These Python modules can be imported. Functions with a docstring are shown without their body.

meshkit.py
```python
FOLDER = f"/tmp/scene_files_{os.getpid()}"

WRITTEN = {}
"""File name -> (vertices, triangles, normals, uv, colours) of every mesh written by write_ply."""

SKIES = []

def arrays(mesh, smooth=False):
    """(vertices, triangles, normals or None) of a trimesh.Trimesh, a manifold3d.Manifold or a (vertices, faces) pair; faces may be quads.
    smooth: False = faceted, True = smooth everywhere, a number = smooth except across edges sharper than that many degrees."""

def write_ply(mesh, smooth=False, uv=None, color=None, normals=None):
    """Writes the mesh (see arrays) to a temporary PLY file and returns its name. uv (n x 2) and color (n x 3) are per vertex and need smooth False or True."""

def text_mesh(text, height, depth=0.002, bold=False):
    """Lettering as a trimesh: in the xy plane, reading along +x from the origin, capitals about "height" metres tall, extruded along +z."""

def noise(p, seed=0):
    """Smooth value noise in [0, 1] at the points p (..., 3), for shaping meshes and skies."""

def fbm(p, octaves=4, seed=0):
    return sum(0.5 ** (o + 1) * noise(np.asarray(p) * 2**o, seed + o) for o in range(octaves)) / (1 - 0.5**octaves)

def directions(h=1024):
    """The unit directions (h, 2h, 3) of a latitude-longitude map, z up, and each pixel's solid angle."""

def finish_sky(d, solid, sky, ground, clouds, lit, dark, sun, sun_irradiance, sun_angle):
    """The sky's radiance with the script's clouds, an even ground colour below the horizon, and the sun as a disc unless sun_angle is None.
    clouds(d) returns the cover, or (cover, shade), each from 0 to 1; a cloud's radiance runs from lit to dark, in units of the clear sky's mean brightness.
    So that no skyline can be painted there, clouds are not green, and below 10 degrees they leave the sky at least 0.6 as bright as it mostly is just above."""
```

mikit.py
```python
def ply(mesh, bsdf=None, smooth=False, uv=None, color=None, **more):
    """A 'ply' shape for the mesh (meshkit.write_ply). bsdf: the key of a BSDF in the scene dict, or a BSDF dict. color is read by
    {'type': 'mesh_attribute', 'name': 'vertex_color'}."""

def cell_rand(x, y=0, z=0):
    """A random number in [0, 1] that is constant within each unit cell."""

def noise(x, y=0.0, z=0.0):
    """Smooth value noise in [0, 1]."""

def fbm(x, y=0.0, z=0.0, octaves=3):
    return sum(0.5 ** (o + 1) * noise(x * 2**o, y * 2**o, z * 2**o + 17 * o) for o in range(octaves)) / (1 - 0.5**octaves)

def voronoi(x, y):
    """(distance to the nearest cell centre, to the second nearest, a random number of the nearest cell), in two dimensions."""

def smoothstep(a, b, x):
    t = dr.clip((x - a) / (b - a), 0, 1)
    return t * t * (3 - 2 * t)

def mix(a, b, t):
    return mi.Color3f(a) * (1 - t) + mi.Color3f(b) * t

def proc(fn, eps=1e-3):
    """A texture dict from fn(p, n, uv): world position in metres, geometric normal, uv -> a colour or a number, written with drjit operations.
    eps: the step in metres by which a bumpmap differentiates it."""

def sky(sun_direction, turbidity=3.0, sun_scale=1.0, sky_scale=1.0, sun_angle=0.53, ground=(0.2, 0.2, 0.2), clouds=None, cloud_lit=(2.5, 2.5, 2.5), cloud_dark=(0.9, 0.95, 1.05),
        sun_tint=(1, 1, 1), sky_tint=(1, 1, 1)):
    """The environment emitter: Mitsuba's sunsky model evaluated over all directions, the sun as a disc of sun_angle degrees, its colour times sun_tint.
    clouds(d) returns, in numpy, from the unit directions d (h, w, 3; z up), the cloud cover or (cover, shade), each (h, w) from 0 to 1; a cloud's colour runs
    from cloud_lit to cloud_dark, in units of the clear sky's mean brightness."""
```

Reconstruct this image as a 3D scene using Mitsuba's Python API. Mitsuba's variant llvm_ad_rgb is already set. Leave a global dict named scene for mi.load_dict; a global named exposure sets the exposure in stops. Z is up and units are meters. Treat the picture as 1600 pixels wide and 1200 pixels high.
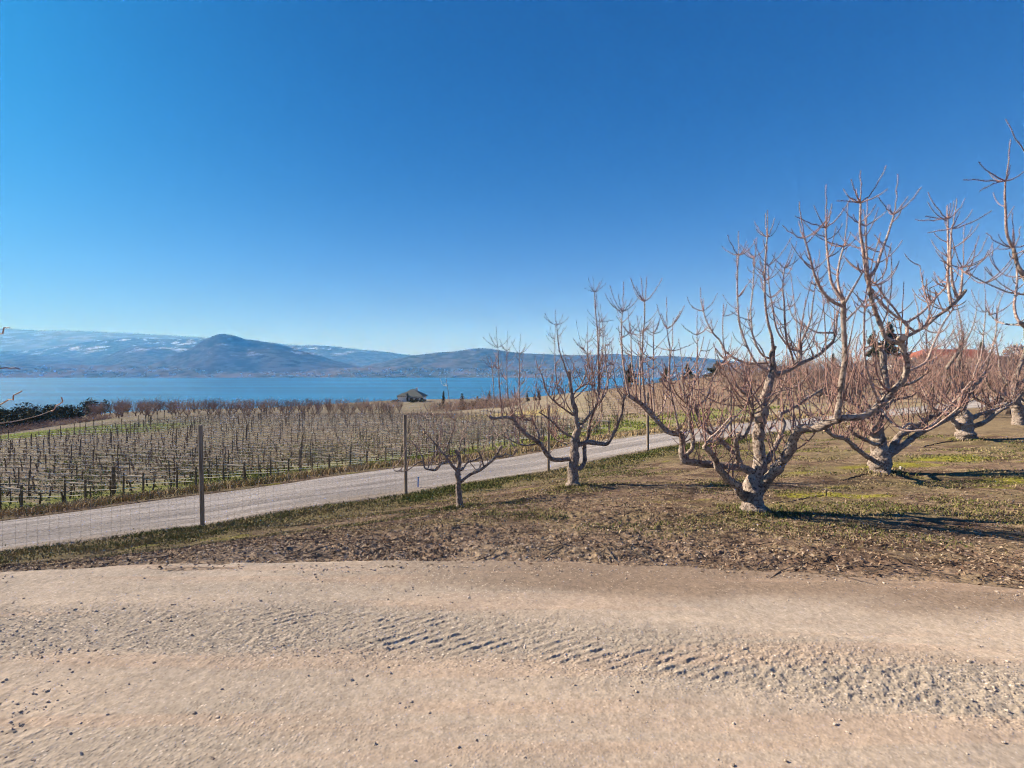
import math, random
import numpy as np, trimesh, mitsuba as mi, drjit as dr, mikit, meshkit
from scipy.interpolate import RBFInterpolator
from mikit import proc, noise, fbm, voronoi, cell_rand, smoothstep, mix

T = mi.ScalarTransform4f
scene, labels = {}, {}
rng = np.random.default_rng(11)
random.seed(11)

# ------------------------------------------------------------------ camera, sky, exposure
EYE = 1.7
FOC = 760.0 / 1600.0            # focal length in picture widths
scene['camera'] = dict(type='perspective', fov=math.degrees(2 * math.atan(0.5 / FOC)), fov_axis='x',
                       near_clip=0.05, far_clip=90000.0,
                       principal_point_offset_y=29.0 / 1200.0,
                       to_world=T().look_at(origin=[0, 0, EYE], target=[0, 10, EYE], up=[0, 0, 1]),
                       medium={'type': 'ref', 'id': 'air'})
exposure = 2.85
SUN = np.array([-0.81, 0.29, 0.52])


def thin_veil(d):
    """the whitish veil that lies along the whole horizon"""
    return 0.74 * np.exp(-np.maximum(np.degrees(np.arcsin(np.clip(d[..., 2], -1, 1))), 0) / 6.0)


scene['sky'] = mikit.sky(SUN.tolist(), turbidity=3.8, sky_scale=0.43, sun_tint=(1.04, 1.16, 1.42), sky_tint=(0.03, 0.445, 1.06), ground=(0.16, 0.15, 0.14), clouds=thin_veil, cloud_lit=(4.8, 5.2, 6.2))
ORD = 'first second third fourth fifth sixth seventh eighth ninth tenth eleventh twelfth thirteenth fourteenth fifteenth sixteenth seventeenth eighteenth nineteenth'.split()
TENS = {2: 'twent', 3: 'thirt', 4: 'fort', 5: 'fift', 6: 'sixt'}


def nth(n):
    if n < 20:
        return ORD[n - 1]
    t = TENS[n // 10]
    return t + 'ieth' if n % 10 == 0 else t + 'y-' + ORD[n % 10 - 1]


labels['sky'] = dict(label='clear deep blue sky', kind='structure')
scene['air'] = dict(type='homogeneous', albedo={'type': 'rgb', 'value': [0.95, 0.96, 0.98]}, sigma_t={'type': 'rgb', 'value': [0.9e-5, 4.2e-5, 11.0e-5]})


# ------------------------------------------------------------------ helpers
def U(px, py, Y):
    """the point at distance Y seen at pixel px, py of the 1600 x 1200 photograph"""
    return np.array([(px - 800) / 760.0 * Y, Y, EYE - (py - 571) / 760.0 * Y])


def numbered(key):
    if key not in scene and key not in labels and not any(k.startswith(key + '__') for k in scene):
        return key
    i = 1
    while f'{key}_{i:03d}' in taken:
        i += 1
    return f'{key}_{i:03d}'


taken, counter = set(), {}


def name(key):
    """key, or key_001 and on when it is taken"""
    if key not in taken:
        taken.add(key)
        return key
    i = counter.get(key, 0) + 1
    while f'{key}_{i:03d}' in taken:
        i += 1
    counter[key] = i
    taken.add(f'{key}_{i:03d}')
    return f'{key}_{i:03d}'


def say(key, label=None, cat=None, group=None, kind=None):
    d = {}
    for a, b in (('label', label), ('category', cat), ('group', group), ('kind', kind)):
        if b:
            d[a] = b
    labels[key] = d


def thing(key, label, cat, group=None):
    k = name(key)
    say(k, label, cat, group)
    return k


def put(key, mesh, bsdf, parent=None, smooth=False, color=None, kind=None, label=None, **more):
    k = name(f'{parent}__{key}' if parent else key)
    scene[k] = mikit.ply(mesh, bsdf, smooth=smooth, color=color, **more)
    if kind or label:
        say(k, label, None, None, kind)
    return k


def join(parts):
    """(vertices, faces) of several"""
    vs, fs, at = [], [], 0
    for v, f in parts:
        vs.append(v)
        fs.append(np.asarray(f) + at)
        at += len(v)
    return np.vstack(vs), np.vstack(fs)


def tube(P, R, sides=8, cap=True, bump=0.0, seed=0, freq=14.0, roots=0.0):
    P, R = np.asarray(P, float), np.asarray(R, float)
    n = len(P)
    t = np.gradient(P, axis=0)
    t /= np.linalg.norm(t, axis=1, keepdims=True) + 1e-12
    a = np.cross(t[0], [0.31, 0.87, 0.2])
    a /= np.linalg.norm(a)
    A = np.empty((n, 3))
    for i in range(n):
        a = a - t[i] * (a @ t[i])
        a /= np.linalg.norm(a) + 1e-12
        A[i] = a
    B = np.cross(t, A)
    th = np.arange(sides) * 2 * np.pi / sides
    ring = A[:, None] * np.cos(th)[None, :, None] + B[:, None] * np.sin(th)[None, :, None]
    rr = np.repeat(R[:, None], sides, 1)
    if bump:
        q = P[:, None] + ring * rr[..., None]
        rr = rr * (1 + bump * (meshkit.fbm(q * freq, 3, seed) - 0.5) * 2)
    if roots:
        h = np.maximum(P[:, 2] - P[0, 2] - 0.10, 0)[:, None]
        rr = rr * (0.94 + roots * np.exp(-h / 0.11) * np.maximum(0, np.sin(th * 2 + seed) * 0.6 + np.sin(th * 3 + 2 * seed) * 0.6)[None])
    V = (P[:, None] + ring * rr[..., None]).reshape(-1, 3)
    i, j = np.meshgrid(np.arange(n - 1), np.arange(sides), indexing='ij')
    a0, a1 = i * sides + j, i * sides + (j + 1) % sides
    q = np.stack([a0, a1, a1 + sides, a0 + sides], -1).reshape(-1, 4)
    F = np.vstack([q[:, [0, 1, 2]], q[:, [0, 2, 3]]])
    if cap:
        V = np.vstack([V, P[0], P[-1]])
        k = np.arange(sides)
        F = np.vstack([F, np.stack([k * 0 + n * sides, (k + 1) % sides, k], 1),
                       np.stack([k * 0 + n * sides + 1, (n - 1) * sides + k, (n - 1) * sides + (k + 1) % sides], 1)])
    return V, F


def spline(P, R, step):
    """smooth resampling of a polyline with radii"""
    P, R = np.asarray(P, float), np.asarray(R, float)
    d = np.r_[0, np.cumsum(np.linalg.norm(np.diff(P, axis=0), axis=1))]
    n = max(3, int(d[-1] / step) + 1)
    s = np.linspace(0, d[-1], n)
    if len(P) < 3:
        return np.stack([np.interp(s, d, P[:, k]) for k in range(3)], 1), np.interp(s, d, R)
    from scipy.interpolate import PchipInterpolator
    return PchipInterpolator(d, P)(s), np.interp(s, d, R)


def box(x0, x1, y0, y1, z0, z1):
    m = trimesh.creation.box(bounds=[[x0, y0, z0], [x1, y1, z1]])
    return np.array(m.vertices), np.array(m.faces)


def sstep(a, b, x):
    t = np.clip((np.asarray(x) - a) / (b - a), 0, 1)
    return t * t * (3 - 2 * t)


# ------------------------------------------------------------------ materials
def two(b):
    return {'type': 'twosided', 'bsdf': b}


def matte(key, col, rough=0.9, spec=0.2):
    scene[key] = two({'type': 'principled', 'base_color': {'type': 'rgb', 'value': list(col)} if not isinstance(col, dict) else col, 'roughness': rough, 'specular': spec})


def bumpy(key, fn, hfn, scale, rough=0.9, spec=0.2, eps=1e-3):
    scene[key] = two({'type': 'bumpmap', 'arbitrary': proc(hfn, eps), 'scale': scale,
                      'bsdf': {'type': 'principled', 'base_color': proc(fn), 'roughness': rough, 'specular': spec}})


def drive_col(p, n, uv):
    x, y = p.x, p.y
    vt = y - (3.15 - 0.031 * dr.square(x + 2))                      # across the tyre track
    ve = (4.13 - 0.022 * dr.square(x + 1)) - y                      # from the far edge
    big = fbm(x * 0.7, y * 1.9, 3.1, 3)
    fine = fbm(x * 38, y * 38, 0.0, 2)
    grit = noise(x * 95, y * 95)
    c = mix((0.372, 0.310, 0.252), (0.318, 0.272, 0.228), smoothstep(0.35, 0.7, big))
    loose = smoothstep(0.42, 0.18, dr.abs(vt + 0.02 + 0.14 * (fbm(x * 2.1, y * 2.1, 7, 3) - 0.5))) * 0.85
    loose = dr.maximum(loose, smoothstep(0.62, 0.80, big) * 0.6)
    c = mix(c, (0.285, 0.248, 0.208), loose)
    shaded_damp = smoothstep(0.62, 0.30, ve + 0.40 * (fbm(x * 1.1, y * 2.5, 9, 3) - 0.5)) * smoothstep(-2.2, 0.8, x)
    c = mix(c, (0.185, 0.137, 0.103), shaded_damp * 0.85)  # damp earth along the far edge, its shade painted into the brown too
    streak = fbm(x * 0.5, y * 9, 4, 3)
    c = mix(c, (0.36, 0.26, 0.195), smoothstep(0.5, 0.75, streak) * 0.35)
    d, e, w = voronoi(x * 42, y * 42)
    spot = smoothstep(0.30, 0.16, d) * smoothstep(0.72, 0.80, w) * (0.4 + 0.6 * loose)
    c = mix(c, mix((0.16, 0.12, 0.095), (0.58, 0.51, 0.44), smoothstep(0.86, 0.92, w)), spot * 0.8)
    return c * (0.68 + 0.42 * fine + 0.26 * grit)


def drive_h(p, n, uv):
    x, y = p.x, p.y
    vt = y - (3.15 - 0.031 * dr.square(x + 2))
    loose = 0.35 + smoothstep(0.45, 0.2, dr.abs(vt)) * 1.0 + 0.5 * smoothstep(0.5, 0.8, fbm(x * 0.7, y * 1.9, 3.1, 3))
    d, e, w = voronoi(x * 55, y * 55)
    return (fbm(x * 60, y * 60, 0, 2) * 0.7 + smoothstep(0.45, 0.1, d) * w * 0.6) * loose


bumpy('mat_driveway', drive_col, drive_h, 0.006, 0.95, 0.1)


def soil_col(p, n, uv):
    x, y = p.x, p.y
    s = -0.514 * x + 0.857 * y + 1.15 * dr.clip((5 - 0.857 * x - 0.514 * y) / 9, 0, 3)
    a = fbm(x * 0.55, y * 0.8, 1.7, 4)
    b = fbm(x * 1.7, y * 2.2, 5.2, 4)
    f = fbm(x * 16, y * 16, 2.0, 3)
    g = noise(x * 60, y * 60)
    c = mix((0.092, 0.064, 0.048), (0.205, 0.147, 0.112), smoothstep(0.3, 0.7, b))
    c = mix(c, (0.235, 0.180, 0.120), smoothstep(0.50, 0.68, fbm(x * 2.6, y * 3.6, 8, 4)) * 0.75)      # dry grass
    grass = smoothstep(0.46, 0.62, a * 0.55 + b * 0.45) * smoothstep(4.6, 6.6, y)
    c = mix(c, (0.115, 0.108, 0.045), grass * 0.5)
    edge_n = 0.8 * (fbm(x * 2.2, y * 2.2, 12, 3) - 0.5)
    moss = mi.Float(0.0)
    for mx, my, rx, ry in ((5.30, 8.55, 0.75, 0.28), (6.05, 8.35, 0.55, 0.22), (8.9, 11.6, 1.1, 0.45), (11.2, 12.3, 1.2, 0.5), (-0.6, 9.6, 0.6, 0.25), (9.6, 9.3, 0.9, 0.35)):
        q = dr.sqrt(dr.square((x - mx) / rx) + dr.square((y - my) / ry)) + edge_n
        moss = dr.maximum(moss, smoothstep(1.25, 0.55, q))
    moss = dr.maximum(moss, smoothstep(0.72, 0.80, fbm(x * 0.9 + 3.3, y * 1.5, 12, 3)) * smoothstep(7.0, 9.0, y) * 0.7)
    c = mix(c, (0.20, 0.195, 0.028), moss * 0.85)
    verge = smoothstep(1.5, 0.4, dr.abs(s - 13.1 - 1.0 * (fbm(x * 0.9, y * 0.9, 3, 3) - 0.5)))       # grass along the fence
    c = mix(c, (0.165, 0.150, 0.065), verge * 0.6)
    edge = y - (4.13 - 0.022 * dr.square(x + 1))                                                    # churned earth by the driveway
    grey = smoothstep(2.4, 0.5, edge + 1.2 * (b - 0.5)) * smoothstep(3.5, -2.5, x)
    c = mix(c, mix((0.14, 0.105, 0.08), (0.255, 0.205, 0.165), f), grey * 0.8)
    c = mix(c, (0.30, 0.23, 0.175), smoothstep(0.35, 0.0, edge) * 0.8)
    return c * (0.27 + 0.88 * f + 0.36 * g)


def soil_h(p, n, uv):
    return fbm(p.x * 22, p.y * 22, 0, 4)


bumpy('mat_soil', soil_col, soil_h, 0.035, 0.95, 0.1)


def field_col(p, n, uv):
    x, y = p.x, p.y
    a = fbm(x * 0.12, y * 0.3, 1.7, 4)
    b = fbm(x * 0.9, y * 1.3, 5.2, 4)
    f = fbm(x * 6, y * 6, 2.0, 3)
    s = -0.514 * x + 0.857 * y + 1.15 * dr.clip((5 - 0.857 * x - 0.514 * y) / 9, 0, 3)
    c = mix((0.20, 0.165, 0.125), (0.33, 0.28, 0.215), smoothstep(0.3, 0.7, b))
    green = smoothstep(0.45, 0.62, a * 0.5 + b * 0.5)
    c = mix(c, (0.165, 0.160, 0.070), green * 0.5)
    front = smoothstep(6.5, 1.5, dr.abs(s - 35.0))                                                  # fresh grass under the first vines
    c = mix(c, (0.165, 0.19, 0.045), front * smoothstep(0.30, 0.52, b) * 0.9)
    near_side = smoothstep(15.0, 13.8, s) * smoothstep(70, 50, y)
    c = mix(c, mix((0.10, 0.072, 0.052), (0.175, 0.135, 0.085), b), near_side * 0.9)
    bank = smoothstep(4.5, 2.5, dr.abs(s - 23.0))
    c = mix(c, (0.235, 0.175, 0.115), bank * 0.75)
    lawn = smoothstep(8, 5, dr.abs(y - 57 - 0.27 * (x + 52))) * smoothstep(-38, -43, x)              # green strip beyond the vines
    c = mix(c, (0.15, 0.20, 0.030), lawn)
    rise = smoothstep(2, 14, x - 6 - 0.15 * (y - 60)) * smoothstep(48, 60, y)
    c = mix(c, mix((0.19, 0.130, 0.098), (0.25, 0.182, 0.138), b), rise * 0.9)
    dry = smoothstep(9, 3, dr.sqrt(dr.square((x + 3) * 0.55) + dr.square(y - 76)))
    c = mix(c, (0.40, 0.33, 0.13), dry * 0.8)
    return c * (0.65 + 0.70 * f)


bumpy('mat_field', field_col, lambda p, n, uv: fbm(p.x * 5, p.y * 5, 0, 4), 0.12, 0.95, 0.1, 3e-3)


def road_col(p, n, uv):
    x, y = p.x, p.y
    u = 0.857 * x + 0.514 * y
    s = -0.514 * x + 0.857 * y + 1.15 * dr.clip((5 - u) / 9, 0, 3)
    lane = fbm(u * 0.25, s * 3.2, 1, 4)
    f = fbm(x * 25, y * 25, 0, 3)
    c = mix((0.285, 0.266, 0.260), (0.205, 0.191, 0.187), smoothstep(0.35, 0.68, lane))
    c = mix(c, (0.24, 0.20, 0.165), smoothstep(1.55, 2.1, dr.abs(s - 16.55) + 0.6 * (lane - 0.5)) * 0.7)
    return c * (0.62 + 0.75 * f)


bumpy('mat_road', road_col, lambda p, n, uv: fbm(p.x * 30, p.y * 30, 0, 3), 0.012, 0.95, 0.1)


def bark_col(p, n, uv):
    x, y, z = p.x, p.y, p.z
    f = fbm(x * 52, y * 52, z * 30, 4)
    l = fbm(x * 13, y * 13, z * 13, 3)
    c = mix((0.075, 0.056, 0.047), (0.36, 0.30, 0.265), smoothstep(0.26, 0.58, f))
    c = mix(c, (0.43, 0.39, 0.35), smoothstep(0.50, 0.68, l) * smoothstep(0.35, 0.6, f) * 0.8)
    c = mix(c, (0.085, 0.065, 0.052), smoothstep(0.58, 0.72, fbm(x * 7, y * 7, z * 5, 3)) * 0.6)
    return mix(c, (0.19, 0.12, 0.095), smoothstep(0.60, 0.75, fbm(x * 6, y * 6, z * 55, 3)) * 0.5)


bumpy('mat_bark', bark_col, lambda p, n, uv: fbm(p.x * 50, p.y * 50, p.z * 80, 4), 0.022, 0.85, 0.2)


def shoot_col(p, n, uv):
    f = fbm(p.x * 60, p.y * 60, p.z * 45, 3)
    return mix((0.16, 0.095, 0.078), (0.47, 0.375, 0.335), smoothstep(0.25, 0.7, f))


scene['mat_shoot'] = two({'type': 'principled', 'base_color': proc(shoot_col), 'roughness': 0.6, 'specular': 0.35})
matte('mat_twig', (0.30, 0.185, 0.165), 0.6, 0.35)
matte('mat_pale_wood', (0.62, 0.42, 0.27), 0.8)


def post_col(p, n, uv):
    g = fbm(p.x * 50, p.y * 50, p.z * 3, 3)
    return mix((0.17, 0.135, 0.105), (0.33, 0.275, 0.225), smoothstep(0.25, 0.75, g))


scene['mat_post'] = two({'type': 'principled', 'base_color': proc(post_col), 'roughness': 0.9, 'specular': 0.1})
matte('mat_dark_post', (0.10, 0.08, 0.066), 0.9)
matte('mat_rail', (0.50, 0.43, 0.36), 0.85)
matte('mat_vine', (0.095, 0.070, 0.055), 0.9)
matte('mat_cane', (0.37, 0.28, 0.22), 0.8)
matte('mat_wire', (0.20, 0.19, 0.185), 0.5, 0.5)
matte('mat_dripline', (0.80, 0.75, 0.64), 0.6)
matte('mat_hose', (0.018, 0.017, 0.017), 0.5, 0.4)
matte('mat_blue', (0.03, 0.17, 0.48), 0.5)
scene['mat_blade'] = two({'type': 'principled', 'base_color': {'type': 'mesh_attribute', 'name': 'vertex_color'}, 'roughness': 0.85, 'specular': 0.15})
matte('mat_stone', proc(lambda p, n, uv: mix((0.22, 0.18, 0.15), (0.52, 0.45, 0.39), cell_rand(p.x * 23, p.y * 23))), 0.9)
matte('mat_orchard_twig', proc(lambda p, n, uv: mix((0.185, 0.125, 0.11), (0.33, 0.24, 0.21), noise(p.x * 0.6, p.y * 0.6))), 0.8)
matte('mat_orchard_trunk', (0.15, 0.11, 0.09), 0.9)
matte('mat_evergreen', proc(lambda p, n, uv: mix((0.022, 0.028, 0.018), (0.078, 0.080, 0.048), noise(p.x * 3, p.y * 3, p.z * 3))), 0.9)
matte('mat_white_wall', (0.72, 0.71, 0.68), 0.8)
matte('mat_grey_roof', (0.10, 0.115, 0.115), 0.8)
matte('mat_red_roof', proc(lambda p, n, uv: mix((0.22, 0.075, 0.055), (0.30, 0.115, 0.085), noise(p.x * 2, p.y * 2, p.z * 9))), 0.8)
matte('mat_tan_wall', (0.38, 0.25, 0.14), 0.8)
matte('mat_pane', (0.02, 0.025, 0.03), 0.08, 0.6)


def hill_col(p, n, uv):
    x, y, z = p.x, p.y, p.z
    f = fbm(x * 0.0045, y * 0.0045, z * 0.01, 4)
    g = fbm(x * 0.017, y * 0.017, z * 0.03, 3)
    low = smoothstep(60, -70, z)
    c = mix((0.030, 0.042, 0.030), (0.085, 0.085, 0.055), smoothstep(0.35, 0.65, g))
    c = mix(c, (0.13, 0.105, 0.08), smoothstep(0.42, 0.66, f) * (0.25 + 0.6 * low))
    snow = smoothstep(80, 330, z) * smoothstep(0.56, 0.68, f * 0.65 + 0.35 * g)
    return mix(c, (0.82, 0.83, 0.85), snow * 0.6)


matte('mat_hill', proc(hill_col), 0.95, 0.0)


def cone_col(p, n, uv):
    f = fbm(p.x * 0.0045, p.y * 0.0045, p.z * 0.01, 4)
    g = fbm(p.x * 0.017, p.y * 0.017, p.z * 0.03, 3)
    c = mix((0.026, 0.036, 0.028), (0.075, 0.075, 0.052), smoothstep(0.35, 0.65, g))
    c = mix(c, (0.10, 0.082, 0.06), smoothstep(0.42, 0.66, f) * (0.25 + 0.6 * smoothstep(60, -70, p.z)))
    return mix(c, (0.4, 0.4, 0.4), smoothstep(0.60, 0.70, f * 0.5 + g * 0.5) * smoothstep(60, 160, p.z) * 0.6)


matte('mat_cone', proc(cone_col), 0.95, 0.0)


def far_col(p, n, uv):
    x, y, z = p.x, p.y, p.z
    f = fbm(x * 0.005, y * 0.005, z * 0.012, 4)
    c = mix((0.04, 0.05, 0.04), (0.10, 0.10, 0.08), f)
    snow = smoothstep(150, 700, z) * smoothstep(0.50, 0.66, f)
    return mix(c, (0.6, 0.62, 0.66), 0.10 + snow * 0.18)


matte('mat_town', proc(lambda p, n, uv: mix((0.30, 0.26, 0.23), (0.62, 0.60, 0.58), cell_rand(p.x * 0.03, p.y * 0.03))), 0.9)
matte('mat_far', proc(far_col), 0.95, 0.0)
scene['mat_water'] = two({'type': 'bumpmap', 'arbitrary': proc(lambda p, n, uv: fbm(p.x * 0.11, p.y * 0.05, 0, 3), 0.5), 'scale': 0.5,
                          'bsdf': {'type': 'principled', 'base_color': proc(lambda p, n, uv: mix((0.012, 0.075, 0.150), (0.010, 0.105, 0.215), smoothstep(0.3, 0.7, fbm(p.x * 0.0012, p.y * 0.006, 0, 4)))), 'roughness': 0.32, 'specular': 0.5}})

# ------------------------------------------------------------------ the lie of the land
CTRL = [(316, 822, 11.5), (634, 771, 14.8), (857, 736, 17.5), (1012, 703, 20.2), (1142, 683, 22.9), (1239, 672, 25.6),
        (718, 793, 9.5), (897, 761, 11), (1178, 800, 7.2), (1377, 740, 10.5), (1512, 687, 16), (1592, 664, 20), (1720, 850, 5.5), (1750, 690, 16),
        (634, 727, 19.7), (900, 695, 23.6), (1000, 681, 25.8), (1170, 661, 30), (1440, 640, 38),
        (26, 797, 23.9), (132, 786, 25.2), (309, 762, 27.7), (455, 747, 30), (627, 725, 33.9), (850, 690, 40), (938, 678, 43), (1100, 655, 48), (1300, 632, 52), (1600, 618, 55),
        (200, 720, 38), (400, 700, 45), (600, 690, 48), (0, 724, 36), (0, 692, 48), (185, 660, 68), (400, 656, 72), (600, 654, 72), (760, 655, 72), (870, 645, 72),
        (1000, 625, 75), (1150, 603, 80), (1300, 596, 85), (1500, 590, 90), (1750, 588, 90),
        (0, 672, 85), (200, 645, 125), (400, 640, 130), (600, 638, 135), (700, 640, 130), (760, 636, 125), (842, 626, 115), (977, 606, 115), (1100, 590, 115),
        (1200, 582, 120), (1300, 580, 125), (1450, 578, 130), (1750, 576, 130), (-300, 760, 40), (-300, 690, 90), (1950, 600, 60), (1950, 700, 18),
        (0, 655, 190), (200, 640, 190), (400, 636, 190), (640, 627, 170), (800, 625, 190), (1000, 603, 190), (1300, 580, 190), (1700, 578, 190), (-300, 670, 190)]
C3 = [U(*c) for c in CTRL]


def on_line(px, py, s):
    """the ground point seen at px, py on the line that runs s metres across from the viewpoint, along the road"""
    q = (px - 800) / 760.0
    Y = 12.0
    for _ in range(40):
        u = (0.857 * q + 0.514) * Y
        Y = (s - 1.15 * min(max((5 - u) / 9, 0), 3)) / (0.857 - 0.514 * q)
    return U(px, py, Y)


for px, py in ((0, 863), (125, 847), (200, 836), (275, 826), (400, 806), (520, 787), (-150, 884)):
    C3.append(on_line(px, py, 14.3))
for px, py in ((0, 812), (100, 800), (200, 786), (300, 773), (400, 760), (520, 742), (-150, 830)):
    C3.append(on_line(px, py, 18.8))


def drive_edge(x):
    return 4.13 - 0.022 * (np.clip(x, -7, 7) + 1) ** 2


for xx in (-9, -6, -3, 0, 3, 6, 9):
    for yy in (-2, 0, 1.5, 2.8):
        C3.append(np.array([xx, yy, 0.0]))
    C3.append(np.array([xx, drive_edge(xx), 0.0]))
C3 = np.array(C3)


def warp(x, y):
    y = np.maximum(y, -5.0)
    return np.stack([1.4 * x / (y + 6), np.log((y + 6) / 6)], -1)


LAND = RBFInterpolator(warp(C3[:, 0], C3[:, 1]), C3[:, 2], kernel='thin_plate_spline', smoothing=2e-4)


def height(x, y):
    x, y = np.asarray(x, float), np.asarray(y, float)
    sh = x.shape
    x, y = x.ravel(), y.ravel()
    yy = np.clip(y, -5, 192)
    k = np.minimum(1, 1.9 / np.maximum(np.abs(x) / (yy + 6), 1e-9))
    h = LAND(warp(x * k, yy))
    h = h * sstep(-2, 1.2, y)
    r = np.hypot(x, y)
    t = sstep(190, 620, r) * sstep(20, 120, y)
    return (h * (1 - t) + -118 * t).reshape(sh)


def road_s(x, y):
    return -0.514 * x + 0.857 * y + 1.15 * np.clip((5 - 0.857 * x - 0.514 * y) / 9, 0, 3)


def rough(x, y):
    """small relief of the soil"""
    p = np.stack([x, y, 0 * x], -1)
    s = road_s(x, y)
    e = y - drive_edge(x)
    on = sstep(0.0, 0.5, e) * (1 - sstep(13.6, 14.2, s) * (1 - sstep(18.8, 19.5, s)))
    d = np.hypot(x, y)
    a = 0.075 * (meshkit.fbm(p * 1.3, 3, 4) - 0.5) + 0.040 * (meshkit.fbm(p * 5, 3, 9) - 0.5) * (1 - sstep(14, 26, d)) + 0.042 * (meshkit.fbm(p * 17, 3, 2) - 0.5) * (0.3 + 1.2 * sstep(0.35, 0.6, meshkit.fbm(p * 1.1, 3, 44))) * (1 - sstep(6, 13, d))
    berm = 0.06 * np.exp(-((e - 0.55) / 0.3) ** 2) * (0.3 + meshkit.fbm(p * 2.2, 3, 21)) * (1 - sstep(0, 4, x) * 0.6)
    dip = 0.05 * sstep(14.0, 14.6, s) * (1 - sstep(18.3, 18.9, s))
    return on * (a + berm) - dip - 0.20 * sstep(0.0, -0.25, e)


def ground(x, y):
    return height(x, y) + rough(np.asarray(x, float), np.asarray(y, float))


def g1(x, y):
    return float(ground(np.array([float(x)]), np.array([float(y)]))[0])


def grid_faces(n, m):
    i, j = np.meshgrid(np.arange(n - 1), np.arange(m - 1), indexing='ij')
    a = (i * m + j).ravel()
    return np.vstack([np.stack([a, a + 1, a + m + 1], 1), np.stack([a, a + m + 1, a + m], 1)])


def polar(r, th):
    R, TH = np.meshgrid(r, th, indexing='ij')
    x, y = R * np.sin(TH), R * np.cos(TH)
    return x, y


def sheet(key, x, y, z, bsdf, label, smooth=True):
    V = np.stack([x, y, z], -1).reshape(-1, 3)
    F = grid_faces(*x.shape)
    n = np.cross(V[F[0, 1]] - V[F[0, 0]], V[F[0, 2]] - V[F[0, 0]])
    if n[2] < 0:
        F = F[:, ::-1]
    k = put(key, (V, F), bsdf, smooth=smooth)
    say(k, label, None, None, 'structure')
    return k


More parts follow.
